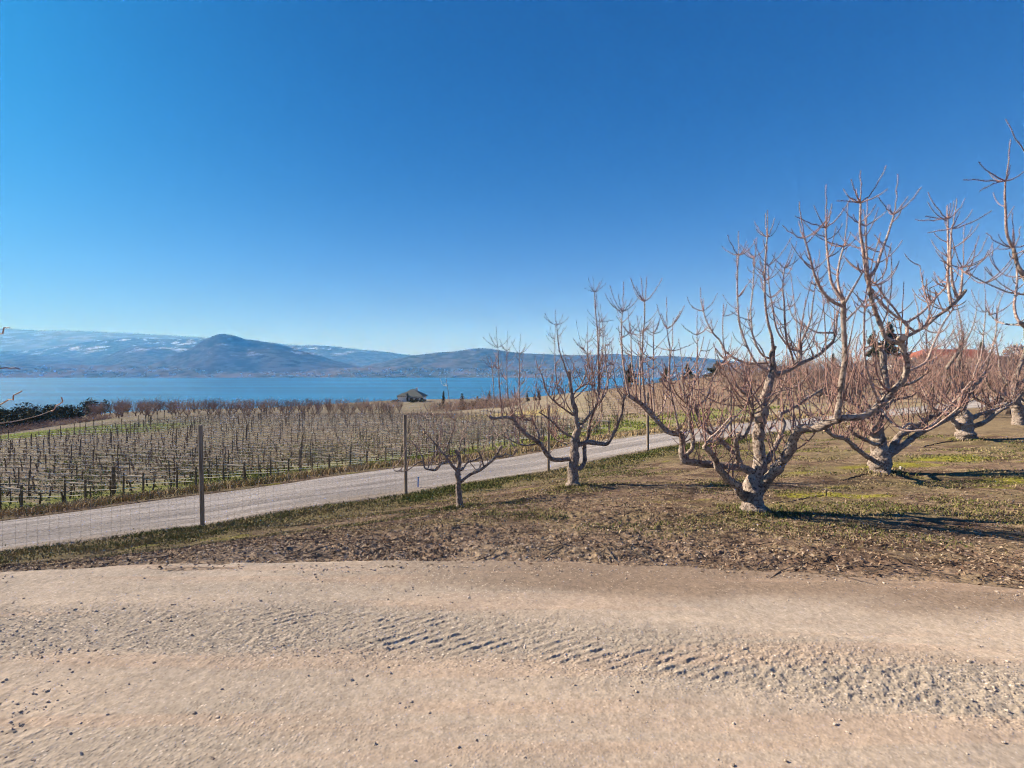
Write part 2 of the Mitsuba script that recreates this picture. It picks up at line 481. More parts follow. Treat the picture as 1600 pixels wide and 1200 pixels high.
TH = np.radians(np.linspace(-63, 63, 660))
rn = np.exp(np.linspace(np.log(3.2), np.log(24), 310))
x, y = polar(rn, TH)
sheet('orchard_ground', x, y, ground(x, y), 'mat_soil', 'brown leaf littered orchard soil with patches of grass and moss')
rf = np.r_[24, np.exp(np.linspace(np.log(24.3), np.log(900), 190))]
x, y = polar(rf, TH)
sheet('field_ground', x, y, ground(x, y), 'mat_field', 'dry grass ground of the vineyard and orchard slope above the lake')
th2 = np.radians(np.linspace(63, 297, 120))
x, y = polar(np.exp(np.linspace(np.log(3.2), np.log(900), 70)), th2)
sheet('field_ground', x, y, ground(x, y) - 0.0, 'mat_field', 'dry ground around the viewpoint')


# driveway with the tractor's tread marks pressed into it
def drive_z(x, y):
    p = np.stack([x, y, 0 * x], -1)
    vt = y - (3.15 - 0.031 * (x + 2) ** 2)
    z = 0.022 * (meshkit.fbm(p * [0.8, 2.2, 1], 3, 3) - 0.5) + 0.006 * (meshkit.fbm(p * 11, 3, 5) - 0.5)
    wob = 0.07 * (meshkit.fbm(p * [1.0, 1.0, 1], 3, 41) - 0.5)
    v2 = vt + wob
    band = sstep(0.27, 0.20, np.abs(v2))
    up = v2 > 0.03
    wear = 0.30 + 0.9 * sstep(0.38, 0.62, meshkit.fbm(p * [1.3, 4.0, 1], 3, 8))
    fade = sstep(2.4, 0.9, x) * np.where(up, 0.35 + 0.65 * sstep(-2.4, -1.6, x) * sstep(-0.1, -0.5, x), 0.30 + 0.70 * sstep(-1.3, -0.7, x)) * wear
    u = (x + np.where(up, -1, 1) * np.abs(v2 - 0.03) * 1.5 + 0.05 * (meshkit.fbm(p * 7, 3, 6) - 0.5)) / 0.105
    fr = u - np.floor(u)
    lug = fr ** 1.2 * sstep(1.0, 0.88, fr) * (0.2 + 1.1 * meshkit.fbm(p * 18, 2, 66))
    z = z + band * (fade * 0.0085 * (lug - 0.3) + 0.006 * (meshkit.fbm(p * 40, 3, 90) - 0.5))
    loose = sstep(0.40, 0.15, np.abs(vt + 0.05)) * (0.35 + 0.65 * sstep(0.2, 2.0, x)) + 0.8 * sstep(2.75, 2.2, y) * sstep(-1.5, -2.6, x)
    z = z + loose * (0.017 * (meshkit.fbm(p * 26, 3, 7) - 0.5) + 0.016 * (meshkit.fbm(p * 60, 2, 17) - 0.5))
    z = z + 0.012 * np.exp(-((np.abs(vt) - 0.36) / 0.09) ** 2) * (0.4 + meshkit.fbm(p * 4, 2, 1))
    return z


dx = np.r_[np.linspace(-16, -5.2, 60)[:-1], np.linspace(-5.2, 5.2, 860), np.linspace(5.2, 16, 60)[1:]]
tv = np.r_[np.linspace(-3.5, 1.15, 60)[:-1], np.linspace(1.15, 3.3, 190)[:-1], np.linspace(3.3, 4.35, 70)]
Xg, Vg = np.meshgrid(dx, tv, indexing='ij')
Yg = Vg + (drive_edge(Xg) - 4.13) * sstep(1.5, 4.1, Vg)
over = Vg - 4.13
Zg = drive_z(Xg, Yg) * (1 - sstep(0.0, 0.2, over) * 0.3) - 0.16 * sstep(0.10, 0.22, over + 0.10 * (meshkit.fbm(np.stack([Xg, Yg, 0 * Xg], -1) * 3, 3, 77) - 0.5))
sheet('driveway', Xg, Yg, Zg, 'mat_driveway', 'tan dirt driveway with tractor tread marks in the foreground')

# gravel road along the fence
uu, ss = np.linspace(-60, 110, 900), np.r_[14.15, 14.3, np.linspace(14.45, 18.6, 28), 18.75, 18.9]
Ug, Sg = np.meshgrid(uu, ss, indexing='ij')
Sw = Sg + 0.22 * (meshkit.fbm(np.stack([Ug * 0.5, Sg * 0, Ug * 0], -1), 3, 5) - 0.5)
Sw = Sw - 1.15 * np.clip((5 - Ug) / 9, 0, 3)
Xr, Yr = 0.857 * Ug - 0.514 * Sw, 0.514 * Ug + 0.857 * Sw
pr = np.stack([Xr, Yr, 0 * Xr], -1)
Zr = height(Xr, Yr) - 0.004 + 0.025 * (meshkit.fbm(pr * 1.2, 3, 3) - 0.5) - 0.022 * np.exp(-((np.abs(Sg - 16.5) - 0.85) / 0.3) ** 2)
Zr = np.where((Sg < 14.4) | (Sg > 18.7), Zr - 0.10, Zr)
sheet('gravel_road', Xr, Yr, Zr, 'mat_road', 'pale grey gravel road running along the wire fence')

# ------------------------------------------------------------------ lake and mountains
ZL = EYE - 100.0
lx = np.linspace(-26000, 26000, 40)
ly = np.linspace(150, 4300, 60)
x, y = np.meshgrid(lx, ly, indexing='ij')
sheet('lake', x, y, 0 * x + ZL, 'mat_water', 'calm blue lake below the slopes', smooth=False)


def mountain(key, ridge, Y, foot, back, label, mat, amp=0.35, seed=0, wander=0.08, fr=1.0, foot_z=None):
    """a range whose crest stands at distance Y and whose near foot lies at distance foot"""
    ridge = np.array(ridge, float)
    px = np.linspace(ridge[0, 0], ridge[-1, 0], 280)
    crest = np.interp(px, ridge[:, 0], ridge[:, 1])
    k = np.ones(7) / 7
    crest = np.convolve(np.pad(crest, 3, 'edge'), k, 'valid')
    hz = (571 - crest) / 760.0 * Y
    v = np.r_[np.linspace(0, 1, 64), np.linspace(1.04, 1.6, 10)]
    PX, Vv = np.meshgrid(px, v, indexing='ij')
    D = np.where(Vv <= 1, foot + (Y - foot) * Vv, Y + (back - Y) * (Vv - 1) / 0.6)
    D = D * (1 + wander * (meshkit.fbm(np.stack([PX * 0.008, Vv * 0, PX * 0], -1), 3, seed) - 0.5) * np.where(Vv <= 1, Vv, 1) * (1 - np.exp(-((Vv - 1) / 0.2) ** 2)))
    X = (PX - 800) / 760.0 * D
    H = hz[:, None]
    base = ZL - 3 if foot_z is None else foot_z
    prof = np.where(Vv <= 1, Vv ** 0.85 * 0.92 + 0.08 * Vv ** 3, 1 - 0.8 * sstep(1, 1.6, Vv))
    q = np.stack([X, D, 0 * X], -1) / Y * 9 * fr
    nz = meshkit.fbm(q, 6, seed + 3) - 0.5
    rid = 1 - 2 * np.abs(meshkit.fbm(q * 1.7, 5, seed + 9) - 0.5)
    body = np.sin(np.clip(Vv, 0, 1) * np.pi) * 0.9 + 0.10 * sstep(0.8, 1.0, Vv)
    Z = base + (H - base) * (prof + amp * body * (nz * 0.8 + 0.35 * (rid - 0.75)))
    # the crest as the ground's own skyline
    crestn = 0.02 * (meshkit.fbm(np.stack([PX * 0.12, PX * 0, PX * 0], -1), 4, seed + 5) - 0.5) * (H - base) * np.exp(-((Vv - 1) / 0.05) ** 2)
    sheet(key, X, D, Z + crestn, mat, label)
    return X, D, Z + crestn


mountain('far_ridge', [(-400, 520), (-100, 514), (0, 513), (60, 516), (120, 517), (200, 520), (300, 526), (345, 529), (450, 538), (600, 552), (750, 560)], 12500, 9000, 15000,
         'pale snow streaked ridge on the far left skyline', 'mat_far', 0.25, 1, foot_z=60)
mountain('mid_ridge', [(-400, 545), (-60, 548), (40, 548), (90, 541), (140, 533), (200, 528), (220, 528), (250, 530), (320, 529), (400, 540), (470, 540), (485, 539), (520, 541), (560, 546), (600, 549), (650, 557), (720, 566), (800, 575)],
         9000, 6800, 11000, 'hazy ridge with snowy clearings behind the cone shaped hill', 'mat_hill', 0.3, 2)
mountain('near_ridge', [(-400, 560), (0, 552), (60, 556), (120, 560), (160, 560), (195, 544), (225, 539), (250, 541), (285, 548), (320, 556), (400, 568), (520, 576)], 6600, 4900, 8000,
         'dark rounded hill left of the cone shaped hill', 'mat_hill', 0.3, 3)
mountain('cone_hill', [(180, 590), (240, 568), (285, 550), (300, 543), (320, 530), (338, 522.5), (350, 521), (365, 524), (385, 530), (400, 532), (430, 536), (460, 544), (490, 553), (520, 562), (560, 573), (620, 586)], 4900, 4150, 6000,
         'cone shaped hill standing over the far shore', 'mat_cone', 0.25, 4)
mountain('right_ridge', [(500, 585), (560, 574), (600, 564), (640, 556), (680, 551), (720, 548), (745, 542.5), (770, 545), (800, 551), (850, 553), (900, 555), (950, 553), (975, 552), (990, 556), (1005, 558), (1030, 555), (1060, 556), (1110, 560), (1160, 566), (1250, 575), (1400, 580), (2000, 585)],
         5200, 4200, 6600, 'long wooded ridge with snow patches on the right of the far shore', 'mat_hill', 0.35, 5)
BENCH = mountain('shore_bench', [(-900, 572), (-200, 570), (0, 566), (150, 570), (300, 572), (450, 575), (600, 574), (750, 572), (900, 574), (1100, 575), (1300, 578), (2100, 580)], 4500, 3980, 5200,
         'low brown bench along the far shore of the lake', 'mat_hill', 0.45, 6, fr=2.5)

# the air over the valley
scene['haze'] = dict(type='cube', bsdf={'type': 'null'}, interior={'type': 'ref', 'id': 'air'},
                     to_world=T().translate([0, 7500, 440]).scale([30000, 9500, 565]))
say('haze', 'thin blue haze filling the valley', None, None, 'stuff')
#@@TREES
# ------------------------------------------------------------------ the near fruit trees, limb by limb
UP = np.array([0, 0, 1.0])


class Twigs:
    """collects thin round twigs and joins them into one mesh"""

    def __init__(self):
        self.parts = []

    def add(self, P, r0, r1, sides=4):
        P = np.asarray(P, float)
        self.parts.append(tube(P, np.linspace(r0, r1, len(P)) * 1.15, sides, cap=False))

    def arc(self, a, direction, length, up=0.6, r0=0.006, r1=0.003, n=6, rnd=0.05, sides=4):
        """a twig that leaves a along direction and bends upward"""
        d = direction / np.linalg.norm(direction)
        t = np.linspace(0, 1, n)[:, None]
        side = rng.normal(size=3) * rnd
        P = a + d * length * t * (1 - 0.30 * up * t) + UP * length * up * t ** 2 * 0.75 + side * length * np.sin(t * 3.0)
        self.add(P, r0, r1, sides)
        return P

    def mesh(self):
        return join(self.parts)


def rand_dir(up=0.0):
    v = rng.normal(size=3)
    v[2] = abs(v[2]) * up + v[2] * (1 - up)
    return v / np.linalg.norm(v)


def buds(P, r, tw, step=0.045):
    """small buds along a shoot"""
    d = np.r_[0, np.cumsum(np.linalg.norm(np.diff(P, axis=0), axis=1))]
    for k, s in enumerate(np.arange(0.05, d[-1], step)):
        q = np.array([np.interp(s, d, P[:, j]) for j in range(3)])
        a = rand_dir(0.4)
        rr = float(np.interp(s, d, r))
        tw.parts.append((np.array([q + a * (rr + 0.009) + UP * 0.008, q + UP * 0.012 + np.cross(a, UP) * 0.004, q - UP * 0.004 + a * rr * 0.6, q + UP * 0.006 - np.cross(a, UP) * 0.004]),
                         np.array([[0, 1, 2], [0, 2, 3], [0, 3, 1]])))


def whorl(a, tw, tips, n=4, length=0.34, r=0.0062):
    """twigs that spring from one node and curve upward: to the given tips, or free ones"""
    for q in tips:
        v = q - a
        L = np.linalg.norm(v)
        flat = v - UP * v[2]
        c = a + flat * 0.55 + UP * v[2] * 0.22
        t = np.linspace(0, 1, 8)[:, None]
        P = (1 - t) ** 2 * a + 2 * t * (1 - t) * c + t ** 2 * q
        P[1:-1] += rng.normal(size=(6, 3)) * 0.004
        tw.add(P, r, min(0.0034, r * 0.7))
        if L > 0.3 and r > 0.003:
            buds(P, np.full(8, 0.004), tw, 0.07)
    for k in range(n):
        th = rng.uniform(0, 2 * np.pi)
        tw.arc(a, np.array([math.cos(th), math.sin(th), 0.25]), length * rng.uniform(0.6, 1.25), 0.75, r, 0.0032, 7, 0.04)


def grow(key, label, Y, branches, dens=1.0, crown=0, free=True, cuts=()):
    t = thing(key, label, 'fruit tree', 'bare fruit trees of the hillside orchard')
    tw = Twigs()
    known, seed, limbs = [], int(Y * 10), []
    for b in branches:
        kind, dz, r0, r1, pts = b[:5]
        tips = b[5] if len(b) > 5 else []
        pts = np.array(pts, float)
        D0, first = Y, None
        if known:
            K = np.vstack([k[0] for k in known])
            X = np.vstack([k[1] for k in known])
            dd = np.linalg.norm(K - pts[0], axis=1)
            i = int(dd.argmin())
            if dd[i] < 16:
                D0, first = X[i, 1], X[i]
        n = len(pts)
        leng = np.r_[0, np.cumsum(np.linalg.norm(np.diff(pts, axis=0), axis=1))]
        tt = leng / leng[-1]
        D = D0 + (Y + dz - D0) * tt
        P = np.array([U(p[0], p[1], q) for p, q in zip(pts, D)])
        if first is not None:
            P = np.vstack([first, P]) if np.linalg.norm(P[0] - first) > 0.02 else P
        R = np.interp(np.linspace(0, 1, len(P)), [0, 1], [r0, r1]) * Y / 760.0 * (0.80 if kind == 's' else 0.95)
        if kind == 't':
            R = np.array(b[6])[:len(P)] * Y / 760.0
        S, SR = spline(P, R, 0.03 if kind != 's' else 0.035)
        if kind != 's':
            w = meshkit.fbm(S * 3.5, 3, seed) - 0.5
            S = S + np.stack([w, meshkit.fbm(S * 3.5, 3, seed + 1) - 0.5, 0.5 * w], 1) * np.minimum(SR, 0.05)[:, None] * 0.9 * np.sin(np.linspace(0, np.pi, len(S)))[:, None]
            kn = meshkit.noise(S * 9.0, seed + 2)
            SR = SR * (0.90 + 0.34 * np.maximum(0, kn - 0.5) * 2)
        dens_px = np.stack([800 + S[:, 0] / S[:, 1] * 760, 571 + (EYE - S[:, 2]) / S[:, 1] * 760], 1)
        known.append((dens_px, S))
        if kind == 'l' and pts[-1, 1] > 515:
            limbs.append(len(known) - 1)
        if kind == 't':
            # root flare
            hgt = S[:, 2] - S[0, 2]
            SR = SR * (1 + 0.05 * np.exp(-np.maximum(hgt, 0) / 0.10))
            S[0, 2] -= 0.12
            put('trunk', tube(S, SR, 28, True, 0.22, seed, 13, 0.42), 'mat_bark', t, smooth=True)
        elif kind == 'l':
            put('limb', tube(S, SR, 12, True, 0.22, seed, 20), 'mat_bark', t, smooth=True)
        else:
            put('shoot', tube(S, SR, 7, True, 0.06, seed, 30), 'mat_shoot', t, smooth=True)
            if free:
                buds(S, SR, tw)
        seed += 1
        tot = np.linalg.norm(np.diff(S, axis=0), axis=1).sum()
        if kind == 'l':
            for k in range(int(tot * 10 * dens)):
                i = rng.integers(len(S) // 5, len(S))
                L = rng.choice([0.05, 0.09, 0.14, 0.28, 0.5], p=[0.22, 0.24, 0.20, 0.20, 0.14]) * rng.uniform(0.7, 1.3)
                d = rand_dir(0.7)
                P = tw.arc(S[i], d, L + SR[i], 0.45 if L < 0.2 else 0.9, 0.0062 if L > 0.2 else 0.0075, 0.0034, 6, 0.09)
                if L > 0.25:
                    for q in range(rng.integers(1, 4)):
                        tw.arc(P[rng.integers(2, 6)], rand_dir(0.6), rng.uniform(0.1, 0.25), 0.6, 0.005, 0.003, 5)
            for k in range(int(tot * 4.5 * dens)):
                # straight young upright sprouts
                i = rng.integers(len(S) // 4, len(S))
                L = rng.uniform(0.25, 0.85)
                d = UP + rng.normal(size=3) * [0.22, 0.22, 0]
                Q = S[i] + d * L * np.linspace(0, 1, 6)[:, None] + np.cumsum(rng.normal(size=(6, 3)) * 0.006, 0)
                if 571 + (EYE - Q[-1, 2]) / Q[-1, 1] * 760 > 440:
                    tw.add(Q, 0.0062, 0.0032)
        if kind == 's':
            e = S[-1]
            tp = [U(q[0], q[1], e[1] + rng.uniform(-0.22, 0.22) * (len(q) < 3) + (q[2] if len(q) > 2 else 0)) for q in tips]
            whorl(e, tw, tp, (2 if tips else 4) if free else 0, 0.30, 0.0062 if free else 0.0022)
            for k in range(int(tot * 6.0 * dens)):
                i = rng.integers(len(S) // 4, len(S) - 1)
                th = rng.uniform(0, 2 * np.pi)
                tw.arc(S[i], np.array([math.cos(th), math.sin(th), 0.45]), rng.uniform(0.08, 0.40), 0.6, 0.0056, 0.0030, 6)
            if free and tot > 0.9 and rng.random() < 0.6:
                whorl(S[int(len(S) * rng.uniform(0.55, 0.7))], tw, [], 3, 0.30)
    for k in range(crown):
        # free shoots that fill the crown above the limbs
        _, S = known[limbs[rng.integers(len(limbs))]]
        a = S[rng.integers(len(S) // 3, len(S))]
        P = tw.arc(a, rand_dir(0.8) + UP * 0.5, rng.uniform(0.3, 0.95), 0.85, 0.0085, 0.004, 9, 0.06)
        for q in range(rng.integers(2, 5)):
            tw.arc(P[rng.integers(3, 9)], rand_dir(0.5), rng.uniform(0.12, 0.35), 0.7, 0.0055, 0.003, 6)
    for px, py, dz, rr, L, vx, vy, vz in cuts:
        K = np.vstack([k[0] for k in known])
        X = np.vstack([k[1] for k in known])
        c = X[int(np.linalg.norm(K - [px, py], axis=1).argmin())]
        v = np.array([vx, vy, vz]) / np.linalg.norm([vx, vy, vz])
        r = rr * Y / 760
        put('stub', tube([c, c + v * L * 0.7, c + v * L], [r * 1.25, r * 1.08, r], 12, True, 0.12, seed, 16), 'mat_bark', t, smooth=50)
        put('pruning_cut', tube([c + v * (L - 0.002), c + v * (L + 0.006)], [r * 0.86, r * 0.80], 12, True), 'mat_pale_wood', t)
    put('twig', tw.mesh(), 'mat_shoot' if Y == 9.5 else 'mat_twig', t, smooth=True, kind='stuff')
    return t


TC = [('t', 0.25, 0, 0, [(1177, 800), (1175, 778), (1179, 757), (1186, 737), (1188, 715), (1186, 690), (1187, 665), (1192, 640), (1198, 615), (1203, 596), (1208, 575), (1206, 556), (1211, 541)], [],
       [17.5, 17, 18.5, 14, 10.5, 9.5, 9, 8.5, 8, 6.5, 5.5, 4.5, 3.2]),
      ('l', -0.1, 7.5, 3.6, [(1182, 740), (1160, 731), (1140, 728), (1122, 727), (1100, 725), (1080, 722), (1068, 719), (1066, 706), (1067, 690), (1064, 679), (1050, 677), (1039, 671), (1027, 658), (1014, 643), (1004, 633), (990, 623), (981, 617)]),
      ('l', 0.35, 4.2, 2.2, [(1075, 722), (1073, 712), (1081, 702), (1083, 686), (1078, 665), (1077, 645), (1072, 622), (1067, 603), (1065, 585)]),
      ('l', -0.65, 8, 4, [(1163, 775), (1150, 759), (1138, 750), (1129, 739), (1122, 729), (1118, 719), (1110, 707), (1100, 698)]),
      ('l', 0.2, 4.4, 2.4, [(1160, 730), (1150, 712), (1132, 695), (1116, 682), (1097, 664), (1090, 648), (1086, 631)]),
      ('l', -0.3, 4.0, 2.8, [(1153, 729), (1152, 705), (1150, 688), (1155, 682)]),
      ('l', -0.45, 2.6, 1.5, [(1153, 687), (1163, 682), (1172, 664), (1177, 646), (1172, 630), (1166, 617), (1158, 610), (1149, 600)]),
      ('l', 0.7, 5.5, 2.2, [(1196, 722), (1206, 706), (1213, 694), (1220, 678), (1224, 660), (1219, 650), (1235, 640), (1262, 622), (1290, 605)]),
      ('l', 0.3, 5.2, 3.0, [(1203, 590), (1220, 583), (1234, 577), (1243, 571), (1250, 558), (1250, 541)]),
      ('l', 0.2, 3.2, 1.8, [(1244, 571), (1262, 563), (1277, 556), (1291, 545), (1303, 530), (1306, 518)]),
      ('l', -1.15, 9.5, 5.4, [(1186, 766), (1200, 748), (1213, 733), (1226, 715), (1234, 702), (1241, 684), (1249, 671), (1258, 668), (1270, 669), (1284, 665), (1299, 659), (1311, 655)]),
      ('l', -1.45, 5.2, 3.6, [(1311, 655), (1322, 653), (1340, 652), (1356, 647), (1369, 637), (1383, 624), (1397, 608), (1411, 593), (1417, 577), (1417, 565), (1411, 545), (1407, 531)]),
      ('l', -1.35, 4.4, 3.2, [(1310, 655), (1309, 640), (1312, 622), (1316, 593), (1320, 565), (1319, 537), (1318, 508), (1318, 480), (1319, 468)]),
      ('l', -1.6, 3.2, 2.2, [(1408, 536), (1393, 533), (1383, 526), (1378, 512), (1368, 488), (1362, 468), (1358, 448), (1356, 434)]),
      ('l', -1.3, 2.6, 1.8, [(1410, 529), (1430, 519), (1450, 506), (1466, 493), (1479, 484), (1498, 467), (1509, 453)]),
      # shoots of the left limb
      ('s', 0.0, 2.2, 1.0, [(983, 618), (978, 595), (973, 560), (971, 528), (971, 508), (973, 487)], [(953, 446), (974, 440), (989, 464), (1000, 462), (966, 460)]),
      ('s', -0.2, 2.2, 1.0, [(1010, 638), (1005, 598), (1003, 560), (1005, 520), (1007, 500), (1007, 471)], [(985, 434), (1001, 432), (1011, 432), (1035, 435)]),
      ('s', 0.25, 1.8, 0.9, [(1001, 629), (1000, 598), (1000, 560), (1000, 535), (1000, 518)], [(995, 493), (1030, 504), (983, 505)]),
      ('s', 0.1, 1.8, 0.9, [(996, 626), (990, 590), (987, 565), (986, 540), (986, 522)], [(981, 484), (1003, 494), (973, 510), (1010, 526)]),
      ('s', -0.3, 2.0, 0.9, [(1061, 677), (1056, 649), (1051, 626), (1047, 605), (1046, 570), (1047, 547), (1044, 528), (1042, 514)], [(1026, 475), (1042, 464), (1063, 486), (1070, 477)]),
      ('s', 0.0, 1.7, 0.8, [(1022, 651), (1021, 617), (1020, 595), (1021, 570), (1021, 521)], [(1021, 503), (1030, 504), (1008, 509)]),
      ('s', 0.2, 1.7, 0.8, [(1024, 652), (1038, 632), (1042, 612), (1044, 585), (1049, 548)], [(1052, 497), (1020, 538), (1085, 535)]),
      ('s', 0.3, 1.9, 0.9, [(1078, 650), (1081, 617), (1083, 601), (1088, 590), (1090, 560), (1089, 523)], [(1089, 486), (1065, 507), (1103, 512), (1098, 500)]),
      ('s', 0.1, 1.9, 1.0, [(1088, 636), (1107, 616), (1113, 594), (1125, 570), (1133, 562)], [(1140, 540), (1120, 545)]),
      ('s', -0.4, 1.6, 0.9, [(1083, 640), (1068, 627), (1055, 612), (1050, 600)], [(1046, 585)]),
      ('s', -0.8, 2.3, 1.4, [(1101, 698), (1107, 687), (1120, 676), (1131, 664), (1142, 651)], [(1144, 640), (1130, 645)]),
      ('s', -0.4, 2.3, 1.4, [(1112, 690), (1132, 670), (1150, 651), (1162, 640)], [(1170, 622), (1150, 630)]),
      ('s', -0.7, 1.6, 0.9, [(1176, 647), (1193, 640), (1210, 623), (1224, 600), (1231, 576)], [(1237, 560), (1222, 570)]),
      ('s', -0.3, 1.5, 0.8, [(1190, 623), (1182, 626), (1158, 634), (1132, 632), (1108, 623), (1090, 609)], [(1075, 600)]),
      # the crown round the leader
      ('s', 0.5, 3.0, 1.2, [(1202, 566), (1176, 568), (1160, 565), (1145, 558), (1132, 547), (1126, 534), (1114, 520), (1105, 504), (1099, 486)], [(1094, 449), (1122, 457), (1080, 478)]),
      ('s', 0.2, 2.6, 1.1, [(1203, 581), (1182, 568), (1172, 551), (1162, 527), (1156, 508), (1153, 480), (1152, 447), (1154, 399)], [(1154, 361), (1137, 367), (1128, 385), (1167, 377)]),
      ('s', 0.45, 2.3, 1.0, [(1205, 560), (1196, 558), (1182, 540), (1175, 517), (1173, 490), (1176, 455), (1179, 402)], [(1168, 386), (1183, 370), (1196, 385)]),
      ('s', -0.1, 3.0, 1.2, [(1208, 545), (1206, 527), (1200, 504), (1196, 475), (1195, 455), (1196, 405), (1199, 370)], [(1199, 328), (1179, 345), (1211, 340), (1196, 333)]),
      ('s', 0.2, 2.2, 1.0, [(1250, 548), (1238, 546), (1224, 532), (1213, 513), (1207, 480), (1202, 450), (1200, 415)], [(1177, 374), (1237, 370), (1207, 424), (1185, 410)]),
      ('s', -0.2, 2.5, 1.1, [(1241, 572), (1235, 548), (1230, 535), (1226, 495), (1225, 470), (1223, 450), (1226, 418)], [(1206, 397), (1245, 377), (1257, 393), (1238, 422)]),
      ('s', 0.3, 2.2, 1.0, [(1248, 541), (1258, 521), (1267, 497), (1270, 473), (1274, 445)], [(1280, 412), (1262, 440), (1286, 436)]),
      ('s', 0.5, 2.0, 0.9, [(1304, 520), (1281, 520), (1260, 511), (1241, 498), (1233, 480)], [(1228, 455), (1240, 460)]),
      ('s', 0.3, 1.9, 0.9, [(1306, 519), (1308, 498), (1315, 470)], [(1318, 440), (1300, 450)]),
      ('s', -0.5, 2.0, 1.0, [(1213, 734), (1211, 716), (1206, 690), (1201, 671)], [(1196, 650), (1210, 655)]),
      ('s', 0.0, 1.6, 0.8, [(1206, 575), (1190, 545), (1178, 528), (1170, 500)], [(1140, 485), (1168, 480)]),
      ('s', 0.5, 1.6, 0.8, [(1195, 628), (1215, 612), (1240, 606), (1262, 585)], [(1275, 570), (1262, 565)]),
      ('s', -0.3, 1.6, 0.8, [(1192, 640), (1172, 610), (1150, 580), (1132, 560)], [(1118, 545), (1128, 540)]),
      ('s', -0.6, 1.5, 0.8, [(1190, 660), (1165, 640), (1140, 600), (1128, 570)], [(1120, 550), (1135, 548)]),
      # the tall fan of the right limb
      ('s', -1.5, 2.8, 1.2, [(1318, 479), (1301, 471), (1288, 459), (1280, 447), (1272, 427), (1265, 400), (1257, 372)], [(1249, 315), (1222, 352), (1280, 360), (1248, 345)]),
      ('s', -1.3, 2.7, 1.2, [(1319, 470), (1307, 455), (1298, 437), (1295, 415), (1292, 387), (1290, 356)], [(1291, 288), (1242, 338), (1328, 311), (1300, 318)]),
      ('s', -1.15, 2.4, 1.1, [(1319, 468), (1311, 451), (1309, 437), (1312, 408), (1319, 385)], [(1325, 317), (1274, 367), (1343, 365)]),
      ('s', -1.7, 1.8, 0.9, [(1320, 474), (1337, 444), (1349, 424)], [(1352, 405), (1362, 418)]),
      ('s', -1.0, 1.8, 0.9, [(1318, 505), (1335, 488), (1350, 472)], [(1362, 465), (1355, 450)]),
      ('s', -1.7, 2.9, 1.2, [(1356, 436), (1352, 416), (1348, 387), (1344, 359), (1344, 339), (1345, 317)], [(1345, 266), (1330, 280), (1385, 258), (1387, 295), (1323, 305), (1307, 314)]),
      ('s', -1.4, 2.2, 1.0, [(1356, 430), (1354, 400), (1353, 375), (1353, 353)], [(1355, 310), (1316, 325), (1385, 330)]),
      ('s', -1.5, 2.6, 1.1, [(1358, 434), (1368, 420), (1376, 397), (1386, 370), (1397, 335)], [(1403, 272), (1373, 308), (1440, 292), (1390, 320)]),
      ('s', -1.4, 2.2, 1.2, [(1416, 525), (1417, 506), (1405, 498), (1380, 478), (1365, 458), (1359, 447)], [(1350, 430)]),
      ('s', -1.0, 2.0, 1.0, [(1416, 504), (1442, 487), (1465, 462), (1479, 448)], [(1490, 430), (1470, 440)]),
      ('s', -1.6, 2.0, 1.0, [(1432, 519), (1413, 505), (1398, 483), (1383, 465), (1370, 445)], [(1361, 434), (1358, 425)]),
      ('s', -1.1, 2.4, 1.0, [(1486, 476), (1481, 440), (1482, 399), (1481, 370), (1481, 342)], [(1480, 320), (1450, 300), (1508, 310), (1430, 343), (1445, 338)]),
      ('s', -1.3, 2.2, 1.0, [(1497, 467), (1488, 440), (1485, 400), (1487, 357)], [(1495, 310), (1500, 330), (1449, 364), (1550, 329)]),
      ('s', -1.2, 2.0, 1.0, [(1499, 465), (1503, 440), (1504, 418)], [(1507, 351), (1530, 368), (1543, 371), (1564, 381), (1468, 406), (1491, 385)]),
      ('s', -0.9, 2.2, 1.1, [(1417, 580), (1435, 573), (1447, 565), (1457, 542), (1471, 511), (1488, 485)], [(1494, 470), (1510, 475)]),
      ('s', -1.6, 2.2, 1.0, [(1375, 634), (1362, 600), (1353, 572), (1350, 537), (1350, 508), (1351, 480)], [(1355, 440), (1338, 455), (1366, 462)]),
      ('s', -1.9, 2.2, 1.2, [(1373, 636), (1383, 650), (1400, 666), (1414, 673), (1447, 672), (1474, 656), (1499, 636)], [(1512, 615), (1505, 610)]),
      ('s', -1.3, 2.0, 1.1, [(1408, 671), (1424, 662), (1433, 669), (1447, 669), (1471, 649), (1492, 625), (1518, 595)], [(1528, 575), (1512, 578)]),
      ]
grow('fruit_tree', 'largest bare fruit tree, its thick trunk forking low nearest the dirt driveway', 7.2, TC, 1.05, 58, cuts=((1184, 656, 0, 5.0, 0.17, -0.25, -1, 0.15), (1407, 532, 0, 4.0, 0.08, -0.3, -1, 0.25), (1156, 682, 0, 3.2, 0.07, -0.4, -0.5, 0.8), (1250, 541, 0, 3.0, 0.06, 0, -0.2, 1), (1148, 759, 0, 3.4, 0.12, -0.3, -1, 0.3)))

